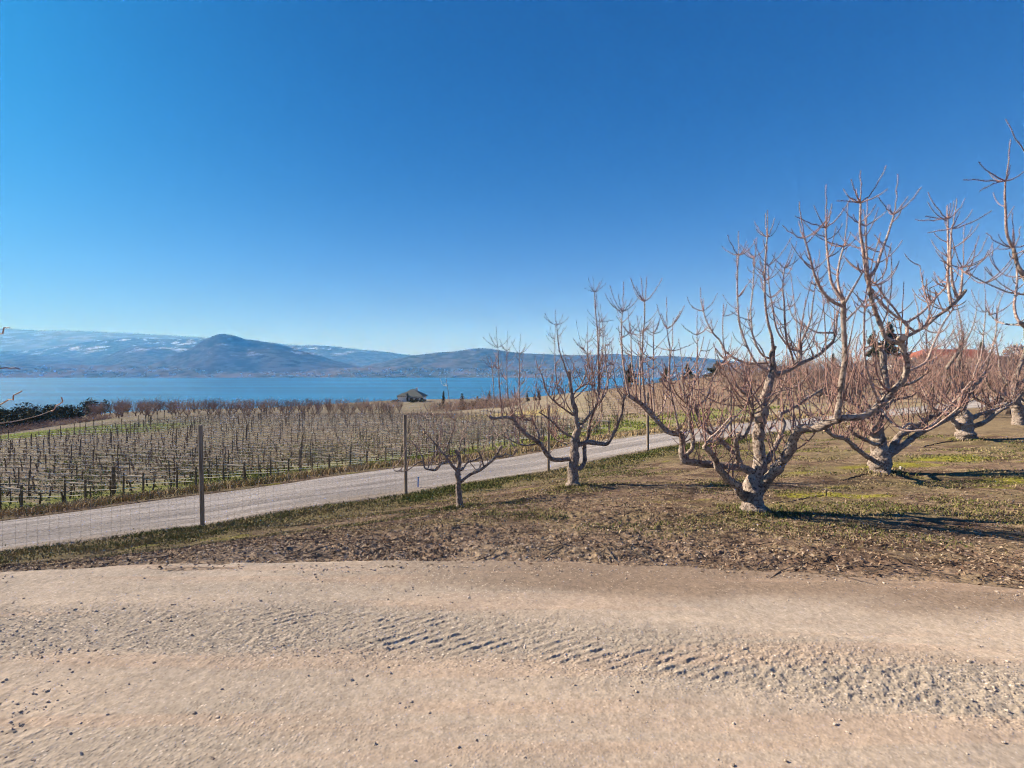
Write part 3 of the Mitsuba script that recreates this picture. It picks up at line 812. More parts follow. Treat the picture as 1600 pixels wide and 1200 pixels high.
TD = [('t', 0.2, 0, 0, [(1377, 740), (1375, 724), (1374, 706), (1373, 690), (1371, 668), (1372, 645), (1380, 622), (1383, 600), (1381, 575), (1380, 556), (1375, 545)], [],
       [15, 15.5, 14.5, 11, 9, 8, 7, 6.5, 5.5, 4.5, 3]),
      ('l', 0.6, 7, 2.6, [(1388, 708), (1400, 688), (1408, 679), (1438, 662), (1457, 651), (1471, 645), (1490, 625), (1500, 600)]),
      ('l', -0.3, 6, 2.4, [(1388, 712), (1400, 704), (1420, 689), (1438, 676), (1459, 666), (1474, 658), (1491, 649), (1506, 635), (1520, 598)]),
      ('l', -0.9, 4.6, 2.6, [(1364, 716), (1347, 708), (1333, 696), (1319, 685), (1302, 681), (1292, 672)]),
      ('l', -0.5, 4.0, 2.2, [(1385, 702), (1362, 692), (1345, 684), (1332, 675), (1325, 666)]),
      ('l', 0.1, 3.6, 2.0, [(1380, 686), (1356, 677), (1343, 667), (1335, 658)]),
      ('l', 0.5, 4.0, 1.8, [(1373, 668), (1350, 645), (1330, 628), (1300, 618), (1272, 610)]),
      ('l', -0.2, 3.6, 1.6, [(1381, 610), (1400, 605), (1425, 598), (1450, 580)]),
      ('l', 0.6, 3.6, 1.6, [(1372, 650), (1352, 628), (1338, 600), (1330, 580)]),
      ('l', 1.2, 3.6, 1.6, [(1376, 640), (1395, 625), (1420, 620), (1440, 600)]),
      ('s', -0.2, 1.6, 0.8, [(1520, 598), (1525, 575), (1532, 560), (1537, 520), (1540, 488)], [(1517, 452), (1539, 420), (1560, 455)]),
      ('s', 0.3, 1.5, 0.7, [(1490, 648), (1512, 610), (1530, 580), (1548, 550), (1560, 520)], [(1568, 500), (1555, 500)]),
      ('s', 0.5, 1.4, 0.7, [(1380, 556), (1383, 530), (1387, 500), (1386, 470)], [(1390, 430), (1375, 440), (1402, 445)]),
      ('s', 0.2, 1.4, 0.7, [(1375, 546), (1365, 520), (1360, 490)], [(1352, 465), (1368, 460)]),
      ('s', 0.8, 1.4, 0.7, [(1332, 585), (1322, 560), (1318, 530)], [(1308, 505), (1325, 500)]),
      ('s', 0.4, 1.4, 0.7, [(1272, 610), (1262, 590), (1258, 560)], [(1250, 540), (1268, 538)]),
      ('s', 0.6, 1.4, 0.7, [(1450, 580), (1462, 550), (1466, 520)], [(1470, 490), (1452, 500)]),
      ('s', 0.5, 1.4, 0.7, [(1440, 600), (1448, 570), (1447, 535), (1450, 500)], [(1452, 470), (1438, 480), (1466, 476)]),
      ('s', 0.1, 1.4, 0.7, [(1500, 600), (1503, 570), (1498, 540)], [(1490, 515), (1510, 512)]),
      ('s', 0.5, 1.4, 0.7, [(1330, 628), (1322, 600), (1300, 580)], [(1290, 560), (1306, 560)]),
      ('s', -0.6, 1.4, 0.8, [(1294, 674), (1280, 655), (1262, 648), (1240, 628)], [(1225, 615), (1240, 605)]),
      ('s', -0.3, 1.4, 0.8, [(1334, 660), (1312, 640), (1296, 620), (1280, 612)], [(1268, 600), (1285, 595)]),
      ]
grow('fruit_tree', 'bare fruit tree with a stout grey trunk, second from the right along the orchard row', 10.5, TD, 1.0, 150, cuts=((1375, 546, 0, 3.0, 0.08, -0.3, -0.4, 1), (1292, 672, 0, 2.8, 0.06, -1, 0, 0.2)))

TB = [('t', 0.1, 0, 0, [(896, 762), (895, 735), (898, 709), (898, 691), (900, 679), (904, 668), (900, 656), (900, 644), (895, 630), (893, 612), (891, 597), (890, 584)], [],
       [10.5, 9.5, 8, 7, 7.2, 6, 4.6, 4.4, 3.8, 3.2, 2.8, 2]),
      ('l', -0.4, 5, 2.4, [(892, 716), (879, 718), (865, 718), (854, 709), (846, 695), (840, 689), (826, 681), (816, 672), (807, 663), (800, 654), (788, 652), (770, 654), (764, 650)]),
      ('l', 0.3, 3.0, 2.2, [(842, 683), (835, 665), (830, 656), (818, 655), (804, 651), (795, 652)]),
      ('l', -0.5, 1.8, 1.0, [(837, 694), (823, 696), (802, 690), (795, 685)]),
      ('l', -0.3, 4.4, 2.0, [(903, 695), (921, 691), (935, 693), (947, 694), (954, 686), (960, 674), (966, 660), (972, 643), (974, 624), (980, 616)]),
      ('l', 0.4, 4.2, 2.2, [(905, 732), (914, 717), (913, 696), (918, 682), (921, 665), (924, 651), (933, 630), (936, 595), (936, 570)]),
      ('l', 0.2, 2.0, 1.2, [(904, 656), (886, 642), (867, 628), (855, 614), (852, 607)]),
      ('l', -0.3, 2.0, 1.0, [(899, 684), (879, 675), (867, 663), (858, 655), (847, 647), (842, 644)]),
      ('l', -0.4, 2.6, 1.4, [(905, 668), (916, 655), (928, 640), (942, 622)]),
      ('l', 0.5, 2.0, 1.2, [(894, 620), (905, 606), (918, 600), (930, 604)]),
      ('l', 0.6, 2.0, 1.0, [(899, 690), (880, 692), (868, 685), (862, 678)]),
      ('s', -0.4, 1.4, 0.7, [(786, 652), (783, 630), (780, 595), (779, 570), (778, 543)], [(775, 510), (754, 527), (764, 521), (797, 526)]),
      ('s', 0.1, 1.3, 0.6, [(803, 652), (795, 626), (792, 595), (792, 548)], [(793, 518), (805, 528), (783, 540)]),
      ('s', 0.2, 1.4, 0.7, [(819, 655), (812, 632), (811, 595), (812, 570), (812, 553)], [(813, 522), (799, 533), (831, 535)]),
      ('s', -0.4, 1.2, 0.6, [(766, 650), (772, 630), (771, 600), (769, 575)], [(760, 555), (776, 550)]),
      ('s', -0.2, 1.2, 0.6, [(807, 660), (800, 640), (806, 620), (815, 600)], [(822, 580), (808, 585)]),
      ('s', 0.5, 1.9, 0.8, [(935, 572), (934, 525), (930, 480), (929, 456)], [(919, 433), (926, 432), (947, 442), (913, 450), (937, 440)]),
      ('s', 0.8, 1.5, 0.7, [(935, 566), (936, 540), (937, 503)], [(934, 468), (950, 488), (916, 482)]),
      ('s', 0.2, 1.4, 0.7, [(936, 575), (942, 545), (941, 503)], [(938, 475), (960, 500)]),
      ('s', -0.3, 1.7, 0.8, [(892, 600), (884, 577), (880, 565), (874, 547), (871, 525), (870, 508)], [(868, 483), (850, 495), (889, 495), (880, 490)]),
      ('s', 0.2, 1.4, 0.7, [(882, 632), (872, 609), (867, 560), (867, 530)], [(868, 500), (860, 510)]),
      ('s', -0.2, 1.5, 0.7, [(905, 606), (915, 585), (919, 563), (912, 545)], [(900, 500), (917, 520), (896, 530)]),
      ('s', 0.3, 1.4, 0.7, [(930, 604), (925, 580), (918, 560), (918, 535)], [(918, 503), (928, 516)]),
      ('s', -0.4, 1.5, 0.8, [(942, 622), (950, 600), (947, 570), (946, 540)], [(945, 507), (958, 530)]),
      ('s', -0.2, 1.4, 0.7, [(974, 624), (962, 600), (958, 570)], [(955, 535), (966, 545), (945, 550)]),
      ('s', -0.3, 1.3, 0.7, [(852, 607), (848, 590), (842, 575)], [(836, 555), (850, 552)]),
      ('s', -0.5, 1.3, 0.7, [(900, 650), (885, 630), (880, 612), (870, 600)], [(862, 585), (876, 585)]),
      ('s', 0.3, 1.3, 0.7, [(894, 625), (915, 605), (924, 590)], [(926, 570), (934, 580)]),
      ]
grow('fruit_tree', 'bare fruit tree with knobbly leader and level side limbs, right of the smallest tree', 11.0, TB, 1.0, 60, cuts=((890, 584, 0, 2.2, 0.06, -0.2, -0.3, 1), (905, 668, 0, 3.0, 0.12, 0.6, -0.8, 0.4)))

TA = [('t', 0.05, 0, 0, [(719, 794), (717.5, 775), (716, 760), (716, 750), (715, 740), (716, 732), (718, 719), (716, 711), (711, 704)], [], [5.8, 5.2, 4.8, 4.9, 4.6, 4.4, 3.5, 3.2, 2.2]),
      ('l', -0.3, 3.0, 2.0, [(718, 754), (734, 742), (753, 732), (766, 722), (778, 707), (781, 700)]),
      ('l', -0.35, 1.5, 0.8, [(775, 714), (787, 712), (790, 709), (798, 712), (808, 702)]),
      ('l', 0.4, 2.2, 1.4, [(720, 734), (730, 723), (744, 718), (752, 712)]),
      ('l', -0.2, 3.2, 2.0, [(715, 736), (705, 726), (698, 716), (694, 710)]),
      ('l', 0.2, 1.6, 1.2, [(694, 711), (704, 713), (718, 710)]),
      ('l', 0.1, 1.9, 1.0, [(700, 722), (690, 725), (679, 735), (665, 732), (660, 715), (655, 705), (648, 694)]),
      ('l', 0.5, 1.7, 1.0, [(700, 720), (688, 722), (680, 732), (672, 735)]),
      ('l', -0.4, 1.8, 1.0, [(694, 710), (685, 700), (678, 691), (665, 677)]),
      ('l', 0.3, 1.6, 1.0, [(716, 712), (719, 696), (722, 682)]),
      ('l', -0.4, 1.8, 1.2, [(696, 706), (700, 694), (705, 680), (710, 668)]),
      ('l', -0.3, 1.6, 1.0, [(694, 709), (684, 706), (673, 706)]),
      ('l', -0.3, 1.4, 0.9, [(756, 730), (752, 716), (746, 703)]),
      ('l', 0.2, 1.3, 0.7, [(655, 722), (642, 731), (634, 736), (618, 736), (614, 731)]),
      ('s', -0.3, 0.9, 0.5, [(665, 677), (672, 665), (668, 655)], [(664, 645), (676, 648)]),
      ('s', -0.4, 0.9, 0.5, [(710, 668), (711, 657)], [(712, 645), (704, 648)]),
      ('s', 0.3, 0.9, 0.5, [(722, 682), (726, 670), (740, 662)], [(750, 652), (738, 650)]),
      ('s', 0.2, 0.9, 0.5, [(752, 712), (758, 696), (762, 684)], [(766, 670), (754, 674)]),
      ('s', -0.2, 0.9, 0.5, [(692, 673), (682, 660), (678, 650)], [(674, 640)]),
      ('s', 0.0, 0.9, 0.5, [(653, 700), (643, 690), (638, 680)], [(634, 668), (644, 670)]),
      ('s', 0.3, 0.9, 0.5, [(780, 702), (772, 690), (778, 680)], [(786, 672), (772, 670)]),
      ]
grow('fruit_tree', 'smallest fruit tree, low and spreading, beside the fence posts', 9.5, TA, 0.9, 12, cuts=((781, 700, 0, 1.8, 0.06, 0.6, -0.3, 0.6), (673, 706, 0, 1.2, 0.05, -1, -0.2, 0.1), (665, 677, 0, 1.2, 0.04, -0.7, -0.4, 0.5)))

TE = [('t', 0.2, 0, 0, [(1511, 689), (1508, 676), (1507, 662), (1508, 650), (1503, 640), (1501, 615), (1500, 595), (1497, 578), (1500, 556), (1505, 530)], [], [13, 12, 13, 10, 6, 4.5, 4, 3.6, 3, 2]),
      ('l', -0.6, 4.6, 2.0, [(1514, 668), (1537, 660), (1560, 643), (1585, 628), (1600, 612)]),
      ('l', 0.6, 4.2, 1.8, [(1515, 660), (1522, 652), (1545, 642), (1560, 638), (1580, 622)]),
      ('l', -0.4, 5, 2.0, [(1500, 668), (1490, 658), (1475, 645), (1460, 640), (1448, 622)]),
      ('l', 0.6, 3.6, 1.6, [(1503, 655), (1485, 632), (1470, 622), (1460, 600)]),
      ('l', -0.3, 3.2, 1.6, [(1478, 577), (1490, 560), (1499, 546), (1505, 525)]),
      ('l', 0.2, 3.0, 1.5, [(1502, 620), (1490, 600), (1478, 577)]),
      ('l', -0.2, 3.0, 1.5, [(1502, 625), (1520, 605), (1535, 590), (1545, 560)]),
      ('s', -0.2, 1.4, 0.6, [(1505, 528), (1500, 500), (1494, 470)], [(1488, 440), (1500, 436), (1480, 452)]),
      ('s', 0.3, 1.4, 0.6, [(1545, 560), (1556, 520), (1560, 480), (1572, 450)], [(1580, 425), (1566, 428)]),
      ('s', 0.3, 1.4, 0.6, [(1460, 600), (1452, 570), (1452, 540)], [(1445, 515), (1460, 512)]),
      ('s', 0.3, 1.4, 0.6, [(1582, 622), (1590, 590), (1588, 560)], [(1582, 530), (1596, 530)]),
      ('s', 0.5, 1.4, 0.6, [(1503, 540), (1520, 510), (1526, 480)], [(1530, 450), (1518, 455)]),
      ('s', 0.0, 1.3, 0.6, [(1448, 622), (1438, 600), (1432, 580)], [(1425, 560), (1440, 562)]),
      ]
grow('fruit_tree', 'short bare fruit tree with squat mottled trunk behind the stout grey one', 16.0, TE, 0.8, 110)

TF = [('t', 0.2, 0, 0, [(1592, 666), (1591, 650), (1588, 635), (1585, 615), (1584, 600), (1590, 580), (1598, 560), (1603, 540)], [], [8.5, 8, 8, 6, 5, 3.6, 3, 2]),
      ('l', -0.5, 3.6, 1.6, [(1590, 645), (1608, 632), (1630, 620), (1648, 596)]),
      ('l', -0.4, 3.6, 1.6, [(1586, 630), (1570, 618), (1552, 610), (1540, 590)]),
      ('l', 0.5, 3.2, 1.6, [(1586, 615), (1575, 598), (1565, 585), (1562, 560)]),
      ('l', 0.5, 3.2, 1.6, [(1588, 600), (1612, 585), (1622, 560)]),
      ('s', 0.2, 1.2, 0.6, [(1562, 562), (1556, 530), (1558, 505)], [(1552, 480), (1566, 482)]),
      ('s', 0.2, 1.2, 0.6, [(1540, 590), (1530, 565), (1528, 540)], [(1522, 515), (1536, 518)]),
      ('s', 0.2, 1.2, 0.6, [(1603, 542), (1600, 515), (1604, 490)], [(1596, 465), (1612, 465)]),
      ('s', 0.2, 1.2, 0.6, [(1622, 560), (1625, 530), (1622, 500)], [(1630, 470)]),
      ]
grow('fruit_tree', 'farthest near fruit tree with a pale trunk foot, at the right edge of the picture', 20.0, TF, 0.8, 90)

TG = [('t', 0.0, 0, 0, [(1722, 856), (1720, 800), (1716, 740), (1718, 690), (1722, 640), (1716, 590)], [], [20, 17, 15, 11, 8, 5]),
      ('l', -0.3, 7.5, 3.2, [(1714, 742), (1690, 690), (1668, 640), (1652, 590), (1632, 545), (1610, 518), (1594, 504)]),
      ('l', 0.3, 8, 4, [(1722, 725), (1760, 680), (1800, 640), (1830, 560)]),
      ('l', 0.1, 3.8, 2.6, [(1656, 600), (1650, 540), (1634, 490), (1612, 455), (1600, 433), (1588, 408), (1583, 386)]),
      ('s', 0.0, 2.9, 1.1, [(1583, 388), (1573, 364), (1571, 328), (1570, 300), (1571, 283)], [(1579, 217), (1529, 253), (1505, 281), (1608, 258), (1579, 258), (1530, 300)]),
      ('s', 0.2, 2.6, 1.2, [(1594, 505), (1590, 499), (1585, 482), (1587, 460), (1589, 442), (1588, 413), (1584, 388)], [(1582, 332), (1595, 354), (1540, 364), (1558, 388)]),
      ('s', 0.4, 1.8, 0.9, [(1612, 520), (1592, 508), (1575, 507), (1560, 503), (1548, 492)], [(1540, 480), (1552, 476)]),
      ('s', -0.1, 1.8, 0.9, [(1604, 440), (1598, 460), (1577, 457), (1556, 449), (1530, 437), (1509, 425)], [(1500, 418)]),
      ('s', -0.2, 2.4, 1.0, [(1650, 545), (1655, 460), (1650, 380), (1640, 300)], [(1625, 240), (1655, 220), (1600, 237), (1672, 250)]),
      ('s', -0.4, 2.4, 1.0, [(1634, 492), (1640, 400), (1634, 320), (1628, 262)], [(1571, 186), (1640, 180), (1600, 235)]),
      ]
grow('fruit_tree', 'tall forked shoots of a fruit tree reaching in at the upper right edge', 5.6, TG, 0.6, 10)

TK = [('t', 0.0, 0, 0, [(-2100, 2000), (-2090, 1500), (-2100, 1000), (-2080, 800)], [], [80, 70, 60, 40]),
      ('l', 0.5, 50, 12, [(-2085, 900), (-1500, 760), (-900, 690), (-500, 650), (-200, 640)]),
      ('l', 0.4, 40, 10, [(-2080, 840), (-1500, 640), (-900, 560), (-500, 545), (-260, 560)]),
      ('s', 0.75, 3.2, 1.3, [(-205, 640), (-120, 652), (-60, 648), (-14, 636)], [(34, 611)]),
      ('s', 0.8, 3.2, 1.3, [(-265, 560), (-150, 580), (-70, 575), (-20, 571)], [(31, 577)]),
      ('s', 0.7, 3.2, 1.3, [(-265, 560), (-150, 548), (-70, 540), (-25, 529)], [(15, 512)]),
      ('s', 0.9, 2.8, 1.2, [(-100, 652), (-20, 664), (40, 655), (80, 642)], [(96, 621)]),
      ]
grow('fruit_tree', 'bare twig tips of a fruit tree reaching in at the left edge', 0.9, TK, 0.0, 0, False)
# ------------------------------------------------------------------ deer fence, marker, hoses
FD, FN = np.array([0.8566, 0.5160]), np.array([-0.514, 0.857])
posts = [(-11.4, 8.9), (-7.32, 11.5), (-3.23, 14.8), (1.31, 17.5), (5.64, 20.2), (10.3, 22.9), (14.8, 25.6), (19.3, 28.3), (23.8, 31.0), (28.3, 33.7)]
fence = thing('deer_fence', 'tall wire mesh deer fence on round wooden posts along the gravel road', 'fence')
tops = []
for i, (x, y) in enumerate(posts):
    z = g1(x, y)
    lean = rng.normal(size=2) * 0.012
    zz = np.linspace(-0.3, 2.42, 12)
    P = np.stack([x + lean[0] * zz, y + lean[1] * zz, z + zz], 1)
    put('post', tube(P, 0.050 + 0.004 * rng.normal(size=12) * 0.3, 12, True, 0.05, i, 12), 'mat_post', fence, smooth=40)
    tops.append((x, y, z))
for (xa, ya, za), (xb, yb, zb) in zip(tops[:-1], tops[1:]):
    a, b = np.array([xa, ya, za]), np.array([xb, yb, zb])
    off = np.r_[-FN * 0.055, 0]
    L = np.linalg.norm((b - a)[:2])
    n = int(L / 0.165)
    parts = []
    sag = lambda t: UP * (-0.03 * math.sin(math.pi * t))
    for k in range(n + 1):
        t = k / n
        q = a + (b - a) * t + off + rng.normal(size=3) * 0.006
        zg = g1(q[0], q[1])
        q[2] = 0.5 * q[2] + 0.5 * zg
        parts.append(tube([q + UP * 0.03, q + UP * 1.1 + rng.normal(size=3) * 0.006, q + UP * 2.15 + sag(t)], [0.0021] * 3, 3, False))
    for h in (0.04, 0.14, 0.24, 0.35, 0.47, 0.60, 0.74, 0.90, 1.07, 1.25, 1.44, 1.64, 1.86, 2.15):
        tt = np.linspace(0, 1, 12)
        P = a + (b - a) * tt[:, None] + off
        P[:, 2] = 0.5 * P[:, 2] + 0.5 * ground(P[:, 0], P[:, 1]) + h - 0.03 * np.sin(np.pi * tt) * (h / 2.15)
        parts.append(tube(P, [0.0021] * 12, 3, False))
    put('wire_mesh', join(parts), 'mat_wire', fence, kind='stuff')

q = U(653, 766, 15.6)
zq = g1(q[0], q[1])
k = thing('marker_stake', 'short blue marker stake at the road edge beside a fence post', 'stake')
put('shaft', tube([[q[0], q[1], zq - 0.1], [q[0] + 0.01, q[1], zq + 0.34]], [0.022, 0.022], 6), 'mat_blue', k)
put('cap', tube([[q[0] + 0.01, q[1], zq + 0.342], [q[0] + 0.01, q[1], zq + 0.375]], [0.027, 0.024], 6), 'mat_blue', k)


def lay(pts, lift=0.012):
    P = np.array([U(*p)[:2] for p in pts])
    d = np.r_[0, np.cumsum(np.linalg.norm(np.diff(P, axis=0), axis=1))]
    s = np.linspace(0, d[-1], 40)
    P = np.stack([np.interp(s, d, P[:, 0]), np.interp(s, d, P[:, 1])], 1)
    w = meshkit.fbm(np.stack([s * 2, s * 0, s * 0 + d[-1]], -1), 3, 3) - 0.5
    P[:, 1] += w * 0.12
    return np.c_[P, ground(P[:, 0], P[:, 1]) + lift]


for pts, r, lab in (([(1168, 790, 7.35), (1135, 795, 7.15), (1110, 806, 6.9), (1085, 818, 6.6)], 0.009, 'black irrigation hose curving left from the foot of the largest tree'),
                    ([(1365, 733, 10.6), (1345, 739, 10.3), (1318, 748, 9.9)], 0.010, 'black irrigation hose left of the second tree from the right'),
                    ([(1500, 686, 16.0), (1470, 690, 15.6), (1448, 697, 15.1), (1443, 702, 14.8)], 0.014, 'black irrigation hose curving left from the squat mottled trunk'),
                    ([(1215, 784, 7.9), (1250, 778, 8.1), (1288, 768, 8.4)], 0.008, 'black irrigation hose leading to the sprinkler head')):
    P = lay(pts)
    k = name('irrigation_hose')
    scene[k] = mikit.ply(tube(P, np.full(len(P), r), 6), 'mat_hose', smooth=True)
    say(k, lab, 'hose')
q = U(1291, 768, 8.4)
zq = g1(q[0], q[1])
k = thing('sprinkler', 'small sprinkler head on a short riser in the orchard grass', 'sprinkler')
put('riser', tube([[q[0], q[1], zq - 0.05], [q[0], q[1], zq + 0.10]], [0.010, 0.010], 8), 'mat_hose', k)
put('head', tube([[q[0], q[1], zq + 0.10], [q[0], q[1], zq + 0.12], [q[0], q[1], zq + 0.135]], [0.018, 0.020, 0.010], 10), 'mat_post', k)
q = U(1407, 722, 10.9)
zq = g1(q[0], q[1])
put('tree_guard', tube([[q[0], q[1], zq - 0.03], [q[0], q[1], zq + 0.085]], [0.016, 0.016], 8), 'mat_white_wall')
say('tree_guard', 'short white pipe stub in the moss right of the second tree', 'pipe')

# ------------------------------------------------------------------ loose things on the ground
def flakes(n, sampler, size, tilt, colors, key, label, lift=0.012, kind='stuff', ratio=0.5):
    x, y = sampler(n)
    n = len(x)
    z = ground(x, y) + lift
    th, s = rng.uniform(0, 2 * np.pi, n), rng.uniform(*size, n)
    u = np.stack([np.cos(th), np.sin(th), rng.normal(size=n) * tilt], 1)
    w = np.stack([-np.sin(th), np.cos(th), rng.normal(size=n) * tilt], 1) * ratio
    c = np.stack([x, y, z], 1)
    V = np.stack([c - u * s[:, None], c - w * s[:, None] * 0.7, c + u * s[:, None], c + w * s[:, None] + UP * (s * 0.25)[:, None]], 1).reshape(-1, 3)
    a = np.arange(n) * 4
    F = np.vstack([np.stack([a, a + 1, a + 2], 1), np.stack([a, a + 2, a + 3], 1)])
    pal = np.array(colors)
    col = pal[rng.integers(0, len(pal), n)] * rng.uniform(0.6, 1.3, (n, 1))
    k = put(key, (V, F), 'mat_blade', color=np.repeat(col, 4, 0))
    say(k, label, None, None, kind)
    return k


def field_sampler(r0, r1, keep, az=52, power=1.0):
    def f(n):
        xs, ys = [], []
        got = 0
        while got < n:
            m = n * 3
            r = r0 * (r1 / r0) ** (rng.uniform(0, 1, m) ** power)
            t = np.radians(rng.uniform(-az, az, m))
            x, y = r * np.sin(t), r * np.cos(t)
            ok = rng.uniform(0, 1, m) < keep(x, y)
            xs.append(x[ok]), ys.append(y[ok])
            got += ok.sum()
        return np.concatenate(xs)[:n], np.concatenate(ys)[:n]
    return f


def soil_zone(x, y):
    e = y - drive_edge(x)
    return sstep(-0.15, 0.5, e) * (road_s(x, y) < 14.3)


def litter_keep(x, y):
    p = np.stack([x, y, 0 * x], -1)
    return soil_zone(x, y) * (0.25 + 0.75 * sstep(0.35, 0.65, meshkit.fbm(p * 0.9, 3, 6)))


flakes(70000, field_sampler(3.5, 17, litter_keep), (0.007, 0.021), 0.45, [(0.18, 0.115, 0.080), (0.27, 0.195, 0.140), (0.11, 0.075, 0.055), (0.36, 0.29, 0.22), (0.06, 0.042, 0.033)],
       'leaf_litter', 'dead brown leaves scattered over the orchard soil')


def foot_sampler(n):
    feet = np.array([U(*f)[:2] for f in ((1178, 800, 7.2), (1377, 740, 10.5), (897, 761, 11.0), (718, 793, 9.5), (1512, 687, 16.0))])
    k = rng.integers(0, len(feet), n)
    th, r = rng.uniform(0, 6.28, n), 0.16 + np.abs(rng.normal(size=n)) * 0.16
    return feet[k, 0] + np.cos(th) * r, feet[k, 1] + np.sin(th) * r


flakes(3000, foot_sampler, (0.010, 0.028), 0.6, [(0.16, 0.105, 0.075), (0.24, 0.175, 0.125), (0.09, 0.065, 0.05)], 'leaf_litter', 'dead leaves gathered round the feet of the fruit trees', 0.015)


def blades(n, sampler, hgt, colors, key, label, width=0.006, lean=0.5):
    x, y = sampler(n)
    z = ground(x, y) - 0.01
    th, h = rng.uniform(0, 2 * np.pi, n), rng.uniform(*hgt, n)
    r = np.hypot(x, y)
    wd = np.maximum(width, 0.0011 * r)
    side = np.stack([np.cos(th), np.sin(th), 0 * th], 1) * (wd * rng.uniform(0.6, 1.2, n))[:, None]
    ln = rng.normal(size=(n, 3)) * [1, 1, 0] * lean
    c = np.stack([x, y, z], 1)
    tip = c + (UP + ln) * h[:, None]
    mid = c + (UP * 0.62 + ln * 0.30) * h[:, None]
    V = np.stack([c - side, c + side, mid + side * 0.6, mid - side * 0.6, tip], 1).reshape(-1, 3)
    a = np.arange(n) * 5
    F = np.vstack([np.stack([a, a + 1, a + 2], 1), np.stack([a, a + 2, a + 3], 1), np.stack([a + 3, a + 2, a + 4], 1)])
    pal = np.array(colors)
    mixn = np.clip(meshkit.fbm(np.stack([x * 0.8, y * 0.8, 0 * x], -1), 3, 15) * 1.6 - 0.3 + rng.normal(size=n) * 0.25, 0, 0.999)
    col = pal[(mixn * len(pal)).astype(int)] * rng.uniform(0.65, 1.3, (n, 1))
    k = put(key, (V, F), 'mat_blade', color=np.repeat(col, 5, 0))
    say(k, label, None, None, 'stuff')


xs, ys = field_sampler(4.3, 18, lambda x, y: soil_zone(x, y) * 0.8, 50)(520)
out = []
for a, b in zip(xs, ys):
    th, L = rng.uniform(0, 6.28), rng.uniform(0.08, 0.45)
    d = np.array([math.cos(th), math.sin(th)]) * L / 2
    Q = np.array([[a - d[0], b - d[1]], [a + rng.normal() * 0.02, b + rng.normal() * 0.02], [a + d[0], b + d[1]]])
    out.append(tube(np.c_[Q, ground(Q[:, 0], Q[:, 1]) + [0.012, 0.02, 0.014 + rng.uniform(0, 0.05)]], np.array([0.0048, 0.004, 0.0025]) * rng.uniform(0.7, 1.4), 4, False))
put('fallen_twig', join(out), 'mat_dark_post', kind='stuff', label='pruned twigs lying scattered on the orchard soil')

GREENS = [(0.30, 0.24, 0.155), (0.27, 0.22, 0.13), (0.21, 0.185, 0.085), (0.145, 0.150, 0.052), (0.095, 0.115, 0.034)]


def patch_keep(x, y):
    p = np.stack([x, y, 0 * x], -1)
    e = y - drive_edge(x)
    return soil_zone(x, y) * sstep(0.8, 3.4, e - 1.2 * sstep(1, -3, x)) * (0.03 + sstep(0.51, 0.62, meshkit.fbm(p * [0.7, 1.1, 1], 4, 31)))


def verge_keep(x, y):
    s = road_s(x, y)
    p = np.stack([x, y, 0 * x], -1)
    return np.exp(-((s - 13.5) / 0.75) ** 2) * (0.25 + 0.9 * sstep(0.35, 0.6, meshkit.fbm(p * 0.8, 3, 12)))


def bank_keep(x, y):
    s = road_s(x, y)
    p = np.stack([x, y, 0 * x], -1)
    return sstep(18.7, 19.4, s) * (1 - sstep(24, 31, s)) * (0.25 + 0.75 * meshkit.fbm(p * 0.7, 3, 13))


def front_keep(x, y):
    s = road_s(x, y)
    p = np.stack([x, y, 0 * x], -1)
    return sstep(27, 31.5, s) * (1 - sstep(40, 60, s)) * (0.1 + sstep(0.4, 0.6, meshkit.fbm(p * 0.5, 3, 14)))


blades(60000, field_sampler(5, 24, patch_keep, 52, 0.9), (0.015, 0.055), GREENS, 'orchard_grass', 'patchy short winter grass on the orchard floor')
blades(26000, field_sampler(9, 34, verge_keep, 55), (0.03, 0.10), GREENS[1:], 'verge_grass', 'strip of rough green grass along the fence line')
blades(22000, field_sampler(13, 48, bank_keep, 52), (0.08, 0.30), [(0.42, 0.33, 0.20), (0.36, 0.275, 0.16), (0.27, 0.20, 0.12), (0.22, 0.20, 0.08)], 'bank_grass', 'dry tawny grass on the bank below the road')
blades(30000, field_sampler(24, 62, front_keep, 50), (0.06, 0.20), [(0.30, 0.25, 0.11), (0.20, 0.215, 0.05), (0.155, 0.20, 0.03), (0.13, 0.185, 0.03)], 'vineyard_grass', 'fresh green grass below the first rows of vines')


def stones(n, sampler, size, key, label, zfun):
    ico = trimesh.creation.icosphere(subdivisions=0)
    v0, f0 = np.array(ico.vertices), np.array(ico.faces)
    x, y = sampler(n)
    s = size[0] * (size[1] / size[0]) ** (rng.uniform(0, 1, n) ** 2.2)
    sq = rng.uniform(0.55, 1.2, (n, 3)) * [1, 1, 0.75]
    V = v0[None] * sq[:, None] * s[:, None, None] * (1 + 0.22 * rng.normal(size=(n, len(v0), 1)))
    th = rng.uniform(0, 6.28, n)
    cs, sn = np.cos(th)[:, None], np.sin(th)[:, None]
    V = np.stack([V[..., 0] * cs - V[..., 1] * sn, V[..., 0] * sn + V[..., 1] * cs, V[..., 2]], -1)
    V += np.stack([x, y, zfun(x, y) + s * 0.25], -1)[:, None]
    F = (f0[None] + (np.arange(n) * len(v0))[:, None, None]).reshape(-1, 3)
    k = put(key, (V.reshape(-1, 3), F), 'mat_stone')
    say(k, label, None, None, 'stuff')


